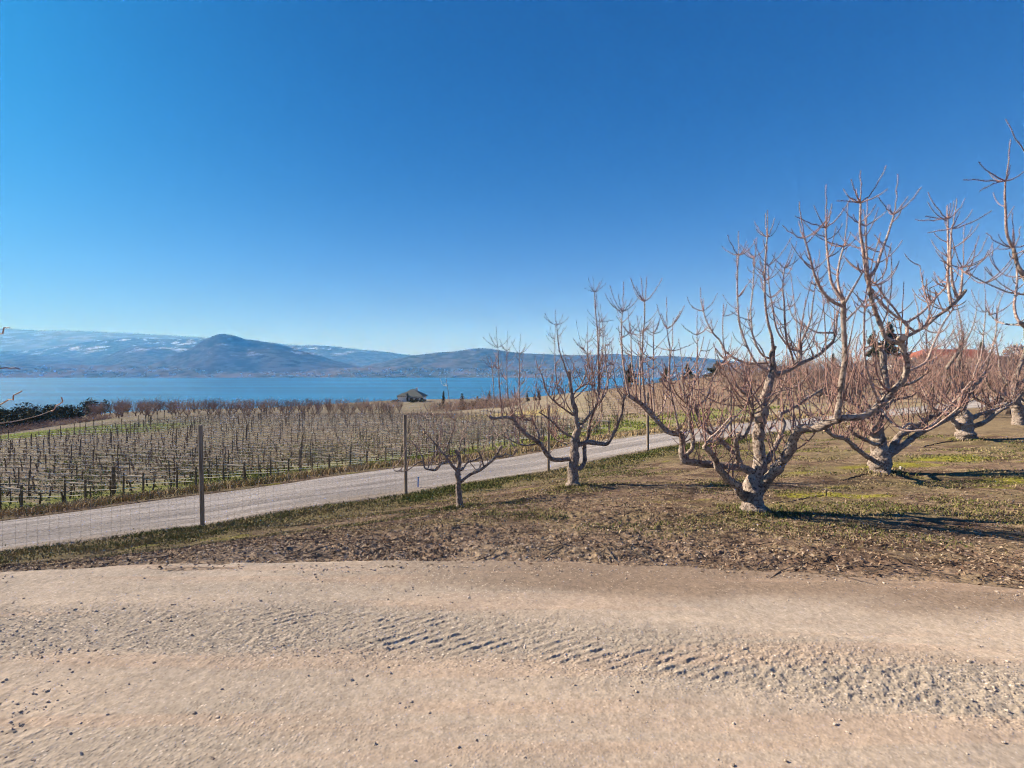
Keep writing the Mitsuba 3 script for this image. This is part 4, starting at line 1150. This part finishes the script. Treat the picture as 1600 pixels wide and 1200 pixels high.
def drive_sampler(n):
    x, y = rng.uniform(-5.2, 5.2, n * 5), rng.uniform(1.5, 4.15, n * 5)
    vt = y - (3.15 - 0.031 * (x + 2) ** 2)
    e = drive_edge(x) - y
    p = np.stack([x, y, 0 * x], -1)
    d = 0.035 + 0.30 * np.exp(-((vt + 0.10) / 0.26) ** 2) * (0.35 + sstep(-0.5, 2.0, x)) + 0.30 * np.exp(-(e / 0.10) ** 2) + 0.25 * sstep(2.75, 2.2, y) * sstep(-1.4, -2.6, x)
    d = d * (0.3 + 1.4 * sstep(0.45, 0.7, meshkit.fbm(p * 1.5, 3, 19)))
    ok = np.nonzero((rng.uniform(0, 0.6, n * 5) < d) & (e > 0.0))[0][:n]
    return x[ok], y[ok]


xs, ys = drive_sampler(9000)
stones(len(xs), lambda n: (xs, ys), (0.0025, 0.011), 'loose_gravel', 'loose stones scattered over the dirt driveway', lambda x, y: drive_z(x, y))
edge_s = field_sampler(3.6, 7.5, lambda x, y: soil_zone(x, y) * np.exp(-np.maximum(y - drive_edge(x), 0) / 0.9) * sstep(4, -2, x), 52)
stones(4200, edge_s, (0.004, 0.014), 'loose_gravel', 'grey stones and clods on the rough driveway margin', ground)

blades(2600, foot_sampler, (0.03, 0.11), GREENS, 'trunk_grass', 'tufts of uncut grass round the trunk feet')

# ------------------------------------------------------------------ the vineyard below the road
RD = np.array([-0.9968, 0.08])            # along a row, away from the road
vine_pts, post_pts, rows = [], [], []
for k in range(-4, 38):
    ph = np.random.default_rng(900 + k).uniform(-0.45, 0.45)
    e = np.array([-22.1 + 2.06 * k, 25.2 + 1.24 * k])
    cap = 9.5 - (e[1] - 44) * 0.5
    if e[0] > cap:
        e = e + RD * (e[0] - cap)
    xl = -1.34 * e[1] if e[1] < 43 else -48.5 + 0.05 * (e[1] - 43)
    L = (e[0] - xl) / 0.9968
    if L < 4:
        continue
    rows.append((k, e, L))
    for d in np.arange(1.7 + ph, L, 1.22):
        vine_pts.append(np.r_[e + RD * (d + rng.normal() * 0.06), k, round((d - ph - 1.7) / 1.22) + 1])
    for d in np.arange(6.0 + 4 * ph, L, 6.1):
        post_pts.append(np.r_[e + RD * d, k, round((d - 6.0 - 4 * ph) / 6.1) + 1])
rise = []
for y in np.arange(58, 120, 2.5):
    for x in np.arange(9 + 0.15 * (y - 58), 0.8 * y, 1.5):
        rise.append([x + rng.normal() * 0.08, y + 0.12 * x - 4 + rng.normal() * 0.05, 99, 0])


def row_words(k):
    return f'{nth(k + 5)} vineyard row from the front'


vine_pts, post_pts = np.array(vine_pts), np.array(post_pts)


def seen(P):
    px = 800 + P[:, 0] / P[:, 1] * 760
    return (px > -240) & (px < 1300)


def vine_mesh(seed, light=False):
    g = np.random.default_rng(seed)
    wood, cane = [], []
    sides = 4 if light else 6
    lean = g.normal(size=2) * 0.08
    zz = np.linspace(-0.05, 0.58, 4 if light else 6)
    P = np.stack([lean[0] * zz + g.normal(size=len(zz)) * 0.02, lean[1] * zz + g.normal(size=len(zz)) * 0.02, zz], 1)
    wood.append(tube(P, np.linspace(0.042, 0.030, len(zz)) * g.uniform(0.85, 1.25), sides, False, 0 if light else 0.2, seed, 12))
    for s in (-1, 1):
        t = np.linspace(0, 1, 3 if light else 5)
        A = P[-1] + np.stack([s * 0.58 * t, 0.03 * g.normal(size=len(t)), 0.05 * np.sin(t * 3) + 0.04 * g.normal(size=len(t)) * (t > 0)], 1)
        wood.append(tube(A, np.linspace(0.024, 0.013, len(t)), 3 if light else 5, False))
        for q in range(4 if light else 7):
            a = A[g.integers(0, len(A))]
            h = g.uniform(0.2, 0.62)
            b = a + np.array([g.normal() * 0.14, g.normal() * 0.10, h])
            c = (a + b) / 2 + g.normal(size=3) * 0.04
            cane.append(tube([a, c, b], [0.0068, 0.0052, 0.0036], 3, False))
    return join(wood), join(cane)


protos = []
for s in range(6):
    w, c = vine_mesh(100 + s)
    protos.append((mikit.ply(w, 'mat_vine', smooth=True), mikit.ply(c, 'mat_cane')))
vis = vine_pts[seen(vine_pts)]
vis = vis[np.argsort(vis[:, 1] + np.abs(vis[:, 0]) * 0.15 + 100 * (vis[:, 0] < -1.09 * vis[:, 1]))]
near_v, far_v = vis[:300], np.vstack([vis[300:], np.array(rise)])
zs = ground(near_v[:, 0], near_v[:, 1])
rot = math.degrees(math.atan2(RD[1], RD[0]))
for (x, y, k, m), z in zip(near_v, zs):
    t = thing('grape_vine', f'{nth(int(m))} leafless grape vine from the braced end of the {row_words(int(k))}', 'vine', 'grape vines in the rows of the vineyard')
    i = rng.integers(6)
    M = T().translate([x, y, float(z)]).rotate([0, 0, 1], rot + rng.choice([0, 180]) + rng.normal() * 5).scale(rng.uniform(0.88, 1.12))
    for part, d in zip(('trunk', 'cane'), protos[i]):
        kk = name(f'{t}__{part}')
        scene[kk] = {**d, 'to_world': M}
zs = ground(far_v[:, 0], far_v[:, 1])
lw = [vine_mesh(200 + s, True) for s in range(8)]
for part, mat, j in (('trunk', 'mat_vine', 0), ('cane', 'mat_cane', 1)):
    out = []
    for n, ((x, y, k, m), z) in enumerate(zip(far_v, zs)):
        V, F = lw[n % 8][j]
        s = 1 if (n // 8) % 2 else -1
        out.append((V * [s, s, 1] + [x, y, z], F))
    put(part, join(out), mat, 'distant_grape_vine', kind='stuff')
say('distant_grape_vine', 'rows of leafless vines too far off to tell apart', None, None, 'stuff')

pw = tube([[0, 0, -0.1], [0, 0, 0.7], [0, 0, 1.38]], [0.032, 0.031, 0.030], 6)
pd = mikit.ply(pw, 'mat_dark_post')
vis = post_pts[seen(post_pts)]
vis = vis[np.argsort(vis[:, 1] + 100 * (vis[:, 0] < -1.09 * vis[:, 1]))]
zs = ground(vis[:, 0], vis[:, 1])
for (x, y, k, m), z in zip(vis[:300], zs[:300]):
    t = name('trellis_post')
    scene[t] = {**pd, 'to_world': T().translate([x, y, float(z)]).rotate([0, 1, 0], rng.normal() * 1.5).scale([1, 1, rng.uniform(0.9, 1.08)])}
    say(t, f'{nth(int(m))} slim dark trellis post along the {row_words(int(k))}', 'post', 'trellis posts in the vineyard rows')
if len(vis) > 300:
    put('distant_trellis_post', join([(pw[0] + [x, y, z], pw[1]) for (x, y, k, m), z in zip(vis[300:], zs[300:])]), 'mat_dark_post', kind='stuff', label='slim trellis posts in the farthest vineyard rows')
for k, e, L in rows:
    # the braced row end
    a, b = e, e + RD * (1.15 if k % 5 != 3 else 1.3)
    za, zb = g1(*a), g1(*b)
    if True:
        t = thing('trellis_brace', f'two dark posts joined by a pale rail, ending the {row_words(k)}', 'trellis brace', 'braced row ends along the vineyard edge')
        put('post', tube([[*a, za - 0.1], [*a, za + 1.22]], [0.055, 0.052], 8), 'mat_dark_post', t)
        put('post', tube([[*b, zb - 0.1], [*b, zb + 1.28]], [0.050, 0.048], 8), 'mat_dark_post', t)
        put('rail', tube([[*(a - RD * 0.05), za + 0.98], [*(b + RD * 0.05), zb + 1.12]], [0.045, 0.045], 8), 'mat_rail', t)
    if k % 4 == 1 and e[1] < 42:
        c = e + np.array([-0.95, 0.55]) + RD * 1.2
        kk = name('end_post')
        zc = g1(*c)
        scene[kk] = mikit.ply(tube([[*c, zc - 0.1], [*c, zc + 1.62]], [0.085, 0.082], 10), 'mat_dark_post', smooth=40)
        say(kk, f'thick dark lone post beside the braced end of the {row_words(k)}', 'post', 'thick end posts at the vineyard edge')
    s = np.arange(0.2, L, 1.4)
    Q = e + RD * s[:, None]
    zq = ground(Q[:, 0], Q[:, 1])
    t = thing('wire_trellis', f'wires and pale drip line of the {row_words(k)}', 'trellis', 'wires along the vineyard rows')
    put('drip_line', tube(np.c_[Q, zq + 0.40 + 0.02 * np.sin(s * 2.3)], np.full(len(s), 0.024), 4, False), 'mat_dripline', t)
    for h in (0.62, 0.95, 1.28):
        put('wire', tube(np.c_[Q, zq + h], np.full(len(s), 0.0028), 3, False), 'mat_wire', t)


# ------------------------------------------------------------------ bare orchards in the distance
def small_tree(seed, H=3.0):
    g = np.random.default_rng(seed)
    wood, crown = [], []
    wood.append(tube([[0, 0, -0.15], [0.02, 0, 0.25], [0.03, 0.02, 0.55]], [0.15, 0.11, 0.10], 6, False))
    for k in range(6):
        th = k * 1.05 + g.normal() * 0.25
        d = np.array([math.cos(th), math.sin(th), 0])
        r = g.uniform(0.7, 1.25)
        P = np.array([[0.03, 0.02, 0.5], *[np.array([0.03, 0.02, 0.5]) + d * r * t + UP * (H * 0.5 * t ** 1.5) + g.normal(size=3) * 0.05 for t in (0.35, 0.7, 1)]])
        wood.append(tube(P, [0.06, 0.045, 0.035, 0.025], 4, False))
        for q in range(8):
            a = P[g.integers(1, 4)]
            b = a + np.array([g.normal() * 0.25, g.normal() * 0.25, g.uniform(0.5, H * 0.45)])
            crown.append(tube([a, (a + b) / 2 + g.normal(size=3) * 0.06, b], [0.015, 0.012, 0.007], 3, False))
            for w in range(3):
                c = a + (b - a) * g.uniform(0.3, 1)
                crown.append(tube([c, c + np.array([g.normal() * 0.2, g.normal() * 0.2, g.uniform(0.1, 0.5)])], [0.009, 0.006], 3, False))
    return join(wood), join(crown)


sp = [small_tree(300 + s, 2.6 + 0.25 * (s % 3)) for s in range(6)]
sp = [(mikit.ply(w, 'mat_orchard_trunk'), mikit.ply(c, 'mat_orchard_twig')) for w, c in sp]


def stand(x, y, label, group, scale=1.0):
    t = thing('orchard_tree', label, 'tree', group)
    M = T().translate([x, y, g1(x, y)]).rotate([0, 0, 1], rng.uniform(0, 360)).scale([scale * rng.uniform(0.9, 1.15), scale * rng.uniform(0.9, 1.15), scale * rng.uniform(0.85, 1.15)])
    for part, d in zip(('trunk', 'crown'), sp[rng.integers(6)]):
        kk = name(f'{t}__{part}')
        scene[kk] = {**d, 'to_world': M}


cand = []
for j, y in enumerate(np.arange(76, 134, 6.4)):
    for x in np.arange(-100, 0, 5.0):
        px = 800 + x / y * 760
        if 118 + (y - 76) * 0.5 < px < 625 and not (px < 230 and y < 88):
            cand.append((x + rng.normal() * 0.25, y + rng.normal() * 0.3 + 0.03 * x, j))
cnt = {}
for x, y, j in cand:
    cnt[j] = cnt.get(j, 0) + 1
    stand(x, y, f'bare fruit tree, {nth(cnt[j])} from left in the {nth(j + 1)} orchard row beyond the vineyard', 'bare orchard trees above the lake shore', 0.88)
g = np.random.default_rng(77)
for i in range(24):
    yy = 94 + 34 * (i / 24) + g.normal()
    xx = (g.uniform(135, 275) - 800) / 760 * yy
    cand.append((xx, yy, 20))
    stand(xx, yy, f'bare fruit tree at the left end of the lakeside orchard, {nth(i + 1)} from the front', 'bare orchard trees above the lake shore')
n_left = len(cand)
cand = []
for j, y in enumerate(np.arange(50, 122, 5.4)):
    for x in np.arange(8, 130, 4.4):
        px = 800 + x / y * 760
        py = 571 + (EYE - float(height(x, y))) / y * 760
        if 1120 < px < 1680 and py < 636:
            cand.append((x + rng.normal() * 0.3, y + rng.normal() * 0.3, j))
cand.sort(key=lambda c: c[1])
cnt = {}
for x, y, j in cand[:max(0, 292 - n_left)]:
    cnt[j] = cnt.get(j, 0) + 1
    stand(x, y, f'bare reddish fruit tree, {nth(cnt[j])} from left in the {nth(j + 1)} row on the rise at right', 'bare orchard trees on the rise at the right', 1.25)
for i, (px, py, Y) in enumerate(((1456, 652, 27), (1490, 650, 30), (1545, 652, 26), (1575, 648, 30), (1622, 655, 25), (1660, 650, 29))):
    q = U(px, py, Y)
    stand(q[0], q[1], f'bare fruit tree this side of the road at the far right, {nth(i + 1)} from left', 'bare orchard trees by the road at the far right', 1.3)
print('orchard', n_left, len(cand), 'vines', len(near_v), len(far_v), 'posts', len(vis))


# ------------------------------------------------------------------ shrubs and conifers
def leaf_cloud(g, blobs, n, size):
    """leaf faces spread through ellipsoids (centre, radii)"""
    vs = []
    w = np.array([b[1][0] * b[1][1] * b[1][2] for b in blobs]) ** 0.7
    pick = g.choice(len(blobs), n, p=w / w.sum())
    d = g.normal(size=(n, 3))
    d /= np.linalg.norm(d, axis=1, keepdims=True)
    r = g.uniform(0.25, 1.0, n) ** 0.45
    C = np.array([b[0] for b in blobs])[pick] + d * r[:, None] * np.array([b[1] for b in blobs])[pick]
    a = g.normal(size=(n, 3))
    b = g.normal(size=(n, 3))
    a /= np.linalg.norm(a, axis=1, keepdims=True)
    b /= np.linalg.norm(b, axis=1, keepdims=True)
    s = size * g.uniform(0.6, 1.3, (n, 1))
    V = np.stack([C - a * s, C + a * s, C + b * s * 1.2], 1).reshape(-1, 3)
    return V, np.arange(n * 3).reshape(-1, 3)


def shrub(px, py, Y, w, h, label, group=None, mat='mat_evergreen', n=520, cat='shrub'):
    p = U(px, py, Y)
    z = g1(p[0], p[1])
    g = np.random.default_rng(int(abs(px) * 7 + Y))
    blobs = [(np.array([p[0] + g.normal() * w * 0.28, p[1] + g.normal() * w * 0.28, z + h * g.uniform(0.25, 0.65)]), np.array([w * 0.3, w * 0.3, h * 0.35]) * g.uniform(0.7, 1.15)) for _ in range(7)]
    k = name('shrub')
    scene[k] = mikit.ply(leaf_cloud(g, blobs, n, 0.13 + 0.03 * w), mat)
    say(k, label, cat, group)


def brush(px, py, Y, w, h, label, group, mat='mat_orchard_twig', n=130):
    p = U(px, py, Y)
    z = g1(p[0], p[1])
    g = np.random.default_rng(int(abs(px) * 5 + Y))
    parts = []
    for _ in range(n):
        a = np.array([p[0] + g.normal() * w * 0.25, p[1] + g.normal() * w * 0.25, z - 0.1])
        b = a + np.array([g.normal() * w * 0.3, g.normal() * w * 0.3, h * g.uniform(0.45, 1.0)])
        parts.append(tube([a, (a + b) / 2 + g.normal(size=3) * 0.1, b], [0.022, 0.018, 0.010], 3, False))
    k = name('bare_shrub')
    scene[k] = mikit.ply(join(parts), mat)
    say(k, label, 'shrub', group)


for i, (px, py, Y) in enumerate(sorted([(5, 668, 76), (30, 660, 84), (52, 652, 92), (75, 648, 98), (96, 646, 104), (118, 645, 108), (140, 645, 112), (20, 648, 104), (48, 642, 112), (88, 640, 118), (-15, 660, 90), (110, 655, 90), (12, 676, 70), (64, 662, 82)])):
    shrub(px, py, Y, 3.2 + 2.2 * ((i * 7) % 5) / 4, 2.0 + 2.6 * ((i * 3) % 4) / 3, f'dark evergreen shrub at the left edge above the lake, {nth(i + 1)} from left', 'dark shrubs at the far left above the lake', n=950)
for i, (px, py, Y) in enumerate(sorted([(10, 684, 64), (40, 676, 68), (100, 668, 76), (130, 660, 80), (150, 655, 84), (165, 652, 88), (70, 672, 72)])):
    brush(px, py, Y, 2.6, 1.3, f'tawny leafless shrub beside the green strip at the left, {nth(i + 1)} from left', 'leafless shrubs at the far left')
for i, (px, py, Y) in enumerate(sorted([(700, 642, 112), (718, 640, 116), (735, 642, 114), (752, 645, 110), (770, 648, 106), (790, 650, 102), (748, 634, 124), (715, 633, 124), (680, 640, 120), (805, 645, 105), (775, 637, 118)])):
    brush(px, py, Y, 4.0, 3.2, f'leafless brown thicket right of the far house, {nth(i + 1)} from left', 'leafless thickets in the middle distance')
for i, (px, py, Y) in enumerate(((705, 637, 120), (722, 636, 122), (757, 640, 116))):
    shrub(px, py, Y, 5.0, 2.2, f'low dark evergreen bush among the brown thickets, {nth(i + 1)} from left', 'dark bushes among the thickets')
for i, (px, py, Y) in enumerate(((645, 653, 76), (660, 652, 78), (672, 652, 80), (690, 651, 80), (708, 653, 78))):
    brush(px, py, Y, 3.0, 0.9, f'low reddish scrub at the far edge of the vineyard, {nth(i + 1)} from left', 'reddish scrub at the far vineyard edge')


def conifer(px, top, base, Y, wpx, label, group=None, n=900, seed=0, open_=0.0):
    x, _, zt = U(px, top, Y)
    zb = min(g1(x, Y), U(px, base, Y)[2]) if Y < 190 else U(px, base, Y)[2]
    zg = g1(x, Y)
    H, R = zt - zb, wpx / 760 * Y / 2
    g = np.random.default_rng(seed + int(px))
    t = thing('pine_tree', label, 'tree', group)
    put('trunk', tube([[x, Y, min(zb, zg) - 0.3], [x, Y, zb + H * 0.5], [x, Y, zt - 0.05 * H]], [0.05 * R + 0.12, 0.03 * R + 0.07, 0.03], 6, False), 'mat_orchard_trunk', t)
    blobs = []
    m = 26
    for k in range(m):
        f = (k + 0.5) / m
        rr = R * (1 - f) ** 0.75 * g.uniform(0.55, 1.1)
        th = g.uniform(0, 6.28)
        blobs.append((np.array([x + math.cos(th) * rr * 0.65, Y + math.sin(th) * rr * 0.65, zb + H * (0.10 + 0.90 * f)]), np.array([rr * 0.55 + 0.12, rr * 0.55 + 0.12, H * 0.055])))
    put('crown', leaf_cloud(g, blobs, n, 0.05 * R + 0.05 * H / 3 + 0.05), 'mat_evergreen', t)


conifer(693, 611, 632, 158, 7, 'narrow dark conifer right of the far white house', seed=1)
conifer(722, 615, 640, 150, 13, 'second dark conifer right of the far house, above the thickets', seed=2)
conifer(746, 619, 640, 146, 8, 'smallest conifer of the lakeside row', seed=3)
conifer(765, 611, 642, 140, 11, 'dark conifer left of the tall shoots of the middle tree', seed=4)
conifer(824, 614, 640, 130, 13, 'leftmost of three round conifers against the lake', seed=5)
conifer(836, 616, 640, 134, 12, 'middle one of three round conifers against the lake', seed=6)
conifer(842, 612, 640, 126, 14, 'rightmost of three round conifers against the lake', seed=7)
conifer(985, 568, 612, 122, 26, 'dark conifer on the rise behind the left limb of the largest tree', n=1400, seed=8)
conifer(1040, 576, 600, 124, 22, 'low dark conifer on the rise between two others', n=1200, seed=9)
conifer(1074, 568, 598, 126, 26, 'bushy conifer on the rise behind the knobbly left limb', n=1200, seed=10)
conifer(1120, 566, 592, 126, 42, 'broad dark conifer on the rise left of the main leader', n=1800, seed=11)
conifer(1135, 572, 592, 130, 24, 'conifer beside the broad dark one on the rise', n=1000, seed=12)
conifer(1302, 553, 582, 132, 18, 'lone small pine on the skyline left of the big pine', n=1000, seed=13)
conifer(1390, 504, 578, 150, 36, 'tallest pine, standing on the skyline behind the orchard', n=4200, seed=14)
conifer(1366, 516, 578, 155, 30, 'pine just left of the tallest one', n=3000, seed=15)
conifer(1535, 530, 575, 165, 22, 'dark pine behind the red roof', n=1400, seed=16)
shrub(1592, 575, 120, 9, 7.0, 'large reddish brown bush at the right edge by the red roof', mat='mat_orchard_twig', n=1500)


# ------------------------------------------------------------------ far houses
def quad_mesh(quads):
    V = np.array(quads, float).reshape(-1, 3)
    a = np.arange(len(quads)) * 4
    return V, np.vstack([np.stack([a, a + 1, a + 2], 1), np.stack([a, a + 2, a + 3], 1)])


def hip_roof(x0, x1, y0, y1, z0, z1, over=0.5):
    x0, x1, y0, y1 = x0 - over, x1 + over, y0 - over, y1 + over
    r = (y1 - y0) / 2
    ym = (y0 + y1) / 2
    A, B, C, D = [x0, y0, z0], [x1, y0, z0], [x1, y1, z0], [x0, y1, z0]
    E, F = [x0 + r * 0.9, ym, z1], [x1 - r * 0.9, ym, z1]
    V = np.array([A, B, C, D, E, F] + [[p[0], p[1], p[2] - 0.2] for p in (A, B, C, D)])
    return V, np.array([[0, 1, 5], [0, 5, 4], [1, 2, 5], [2, 3, 4], [2, 4, 5], [3, 0, 4], [0, 6, 7], [0, 7, 1], [1, 7, 8], [1, 8, 2], [2, 8, 9], [2, 9, 3], [3, 9, 6], [3, 6, 0], [6, 8, 7], [6, 9, 8]])


def house(label, x0, x1, y0, depth, zb, wall_h, roof_h, wall, roof, wins, wing=None):
    t = thing('house', label, 'house')
    put('wall', box(x0, x1, y0, y0 + depth, zb - 1.5, zb + wall_h), wall, t)
    r = put('roof', hip_roof(x0, x1, y0, y0 + depth, zb + wall_h, zb + wall_h + roof_h), roof, t)
    put('chimney', box(x0 + (x1 - x0) * 0.62, x0 + (x1 - x0) * 0.62 + 0.7, y0 + depth * 0.5, y0 + depth * 0.5 + 0.7, zb + wall_h + roof_h * 0.3, zb + wall_h + roof_h + 0.5), wall, r)
    for a, b, c, d in wins:
        w = put('window', box(x0 + a - 0.08, x0 + b + 0.08, y0 - 0.06, y0 + 0.02, zb + c - 0.08, zb + d + 0.08), 'mat_white_wall', t)
        put('pane', box(x0 + a, x0 + b, y0 - 0.09, y0 - 0.055, zb + c, zb + d), 'mat_pane', w)
    if wing:
        a, b, dy, h, rh = wing
        put('wing', box(x0 + a, x0 + b, y0 - dy, y0 - 0.003, zb - 1.5, zb + h), wall, t)
        put('wing_roof', hip_roof(x0 + a, x0 + b, y0 - dy, y0 + 0.4, zb + h, zb + h + rh, 0.4), roof, t)


house('white house with a dark grey hip roof on the lakeside edge of the orchard', -39.6, -31.4, 170, 8, -11.7, 2.5, 2.4, 'mat_white_wall', 'mat_grey_roof',
      [(3.9, 5.0, 0.8, 2.0), (5.8, 7.0, 0.7, 2.0), (7.6, 8.6, 0.8, 2.0)], (0.2, 3.3, 2.2, 2.9, 0.9))
conifer(637, 614, 634, 166, 5, 'round dark tree standing before the far white house', n=500, seed=21)
for i, (px, py, Y) in enumerate(((619, 634, 163), (645, 636, 162), (659, 633, 164))):
    shrub(px, py, Y, 2.6, 1.1, f'dark bush in front of the far white house, {nth(i + 1)} from left', 'dark bushes before the far house', n=300)
house('long house with a red tiled roof and tan wall on the right skyline', 114.8, 138.5, 136, 10, 0.3, 3.2, 2.9, 'mat_tan_wall', 'mat_red_roof',
      [(2, 4, 0.9, 2.3), (7, 9, 0.9, 2.3), (13, 15.5, 0.9, 2.3), (19, 21, 0.9, 2.3)], (2, 9, 3, 2.4, 1.6))
house('low white building with a pale front left of the red roofed house', 103.5, 113.6, 130, 6, 0.2, 2.3, 0.9, 'mat_white_wall', 'mat_grey_roof', [(1, 2.4, 0.8, 1.8), (4, 6, 0.8, 1.8), (7.6, 9, 0.8, 1.8)])
house('small white house with a grey roof far right on the skyline', 142, 150, 150, 7, 0.6, 2.8, 2.0, 'mat_white_wall', 'mat_grey_roof', [(1, 2.2, 0.9, 2.0), (4.5, 6, 0.9, 2.0)])

# the town across the lake: pale specks of houses on the shore bench
g = np.random.default_rng(5)
out = []
for k in range(420):
    px = g.uniform(420, 1150) if g.random() < 0.75 else g.uniform(0, 420)
    Y = g.uniform(4020, 4420)
    x = (px - 800) / 760 * Y
    out.append((x, Y, g.uniform(8, 20), g.uniform(8, 16), g.uniform(5, 9)))
town = np.array(out)
from scipy.interpolate import griddata
bx, by, bz = (a.ravel() for a in BENCH)
tz = griddata(np.c_[bx, by], bz, town[:, :2])
put('distant_town', join([box(x - w / 2, x + w / 2, y - d / 2, y + d / 2, z - 4, z + h) for (x, y, w, d, h), z in zip(town, tz) if np.isfinite(z)]), 'mat_town', kind='stuff', label='pale specks of a town along the far shore')
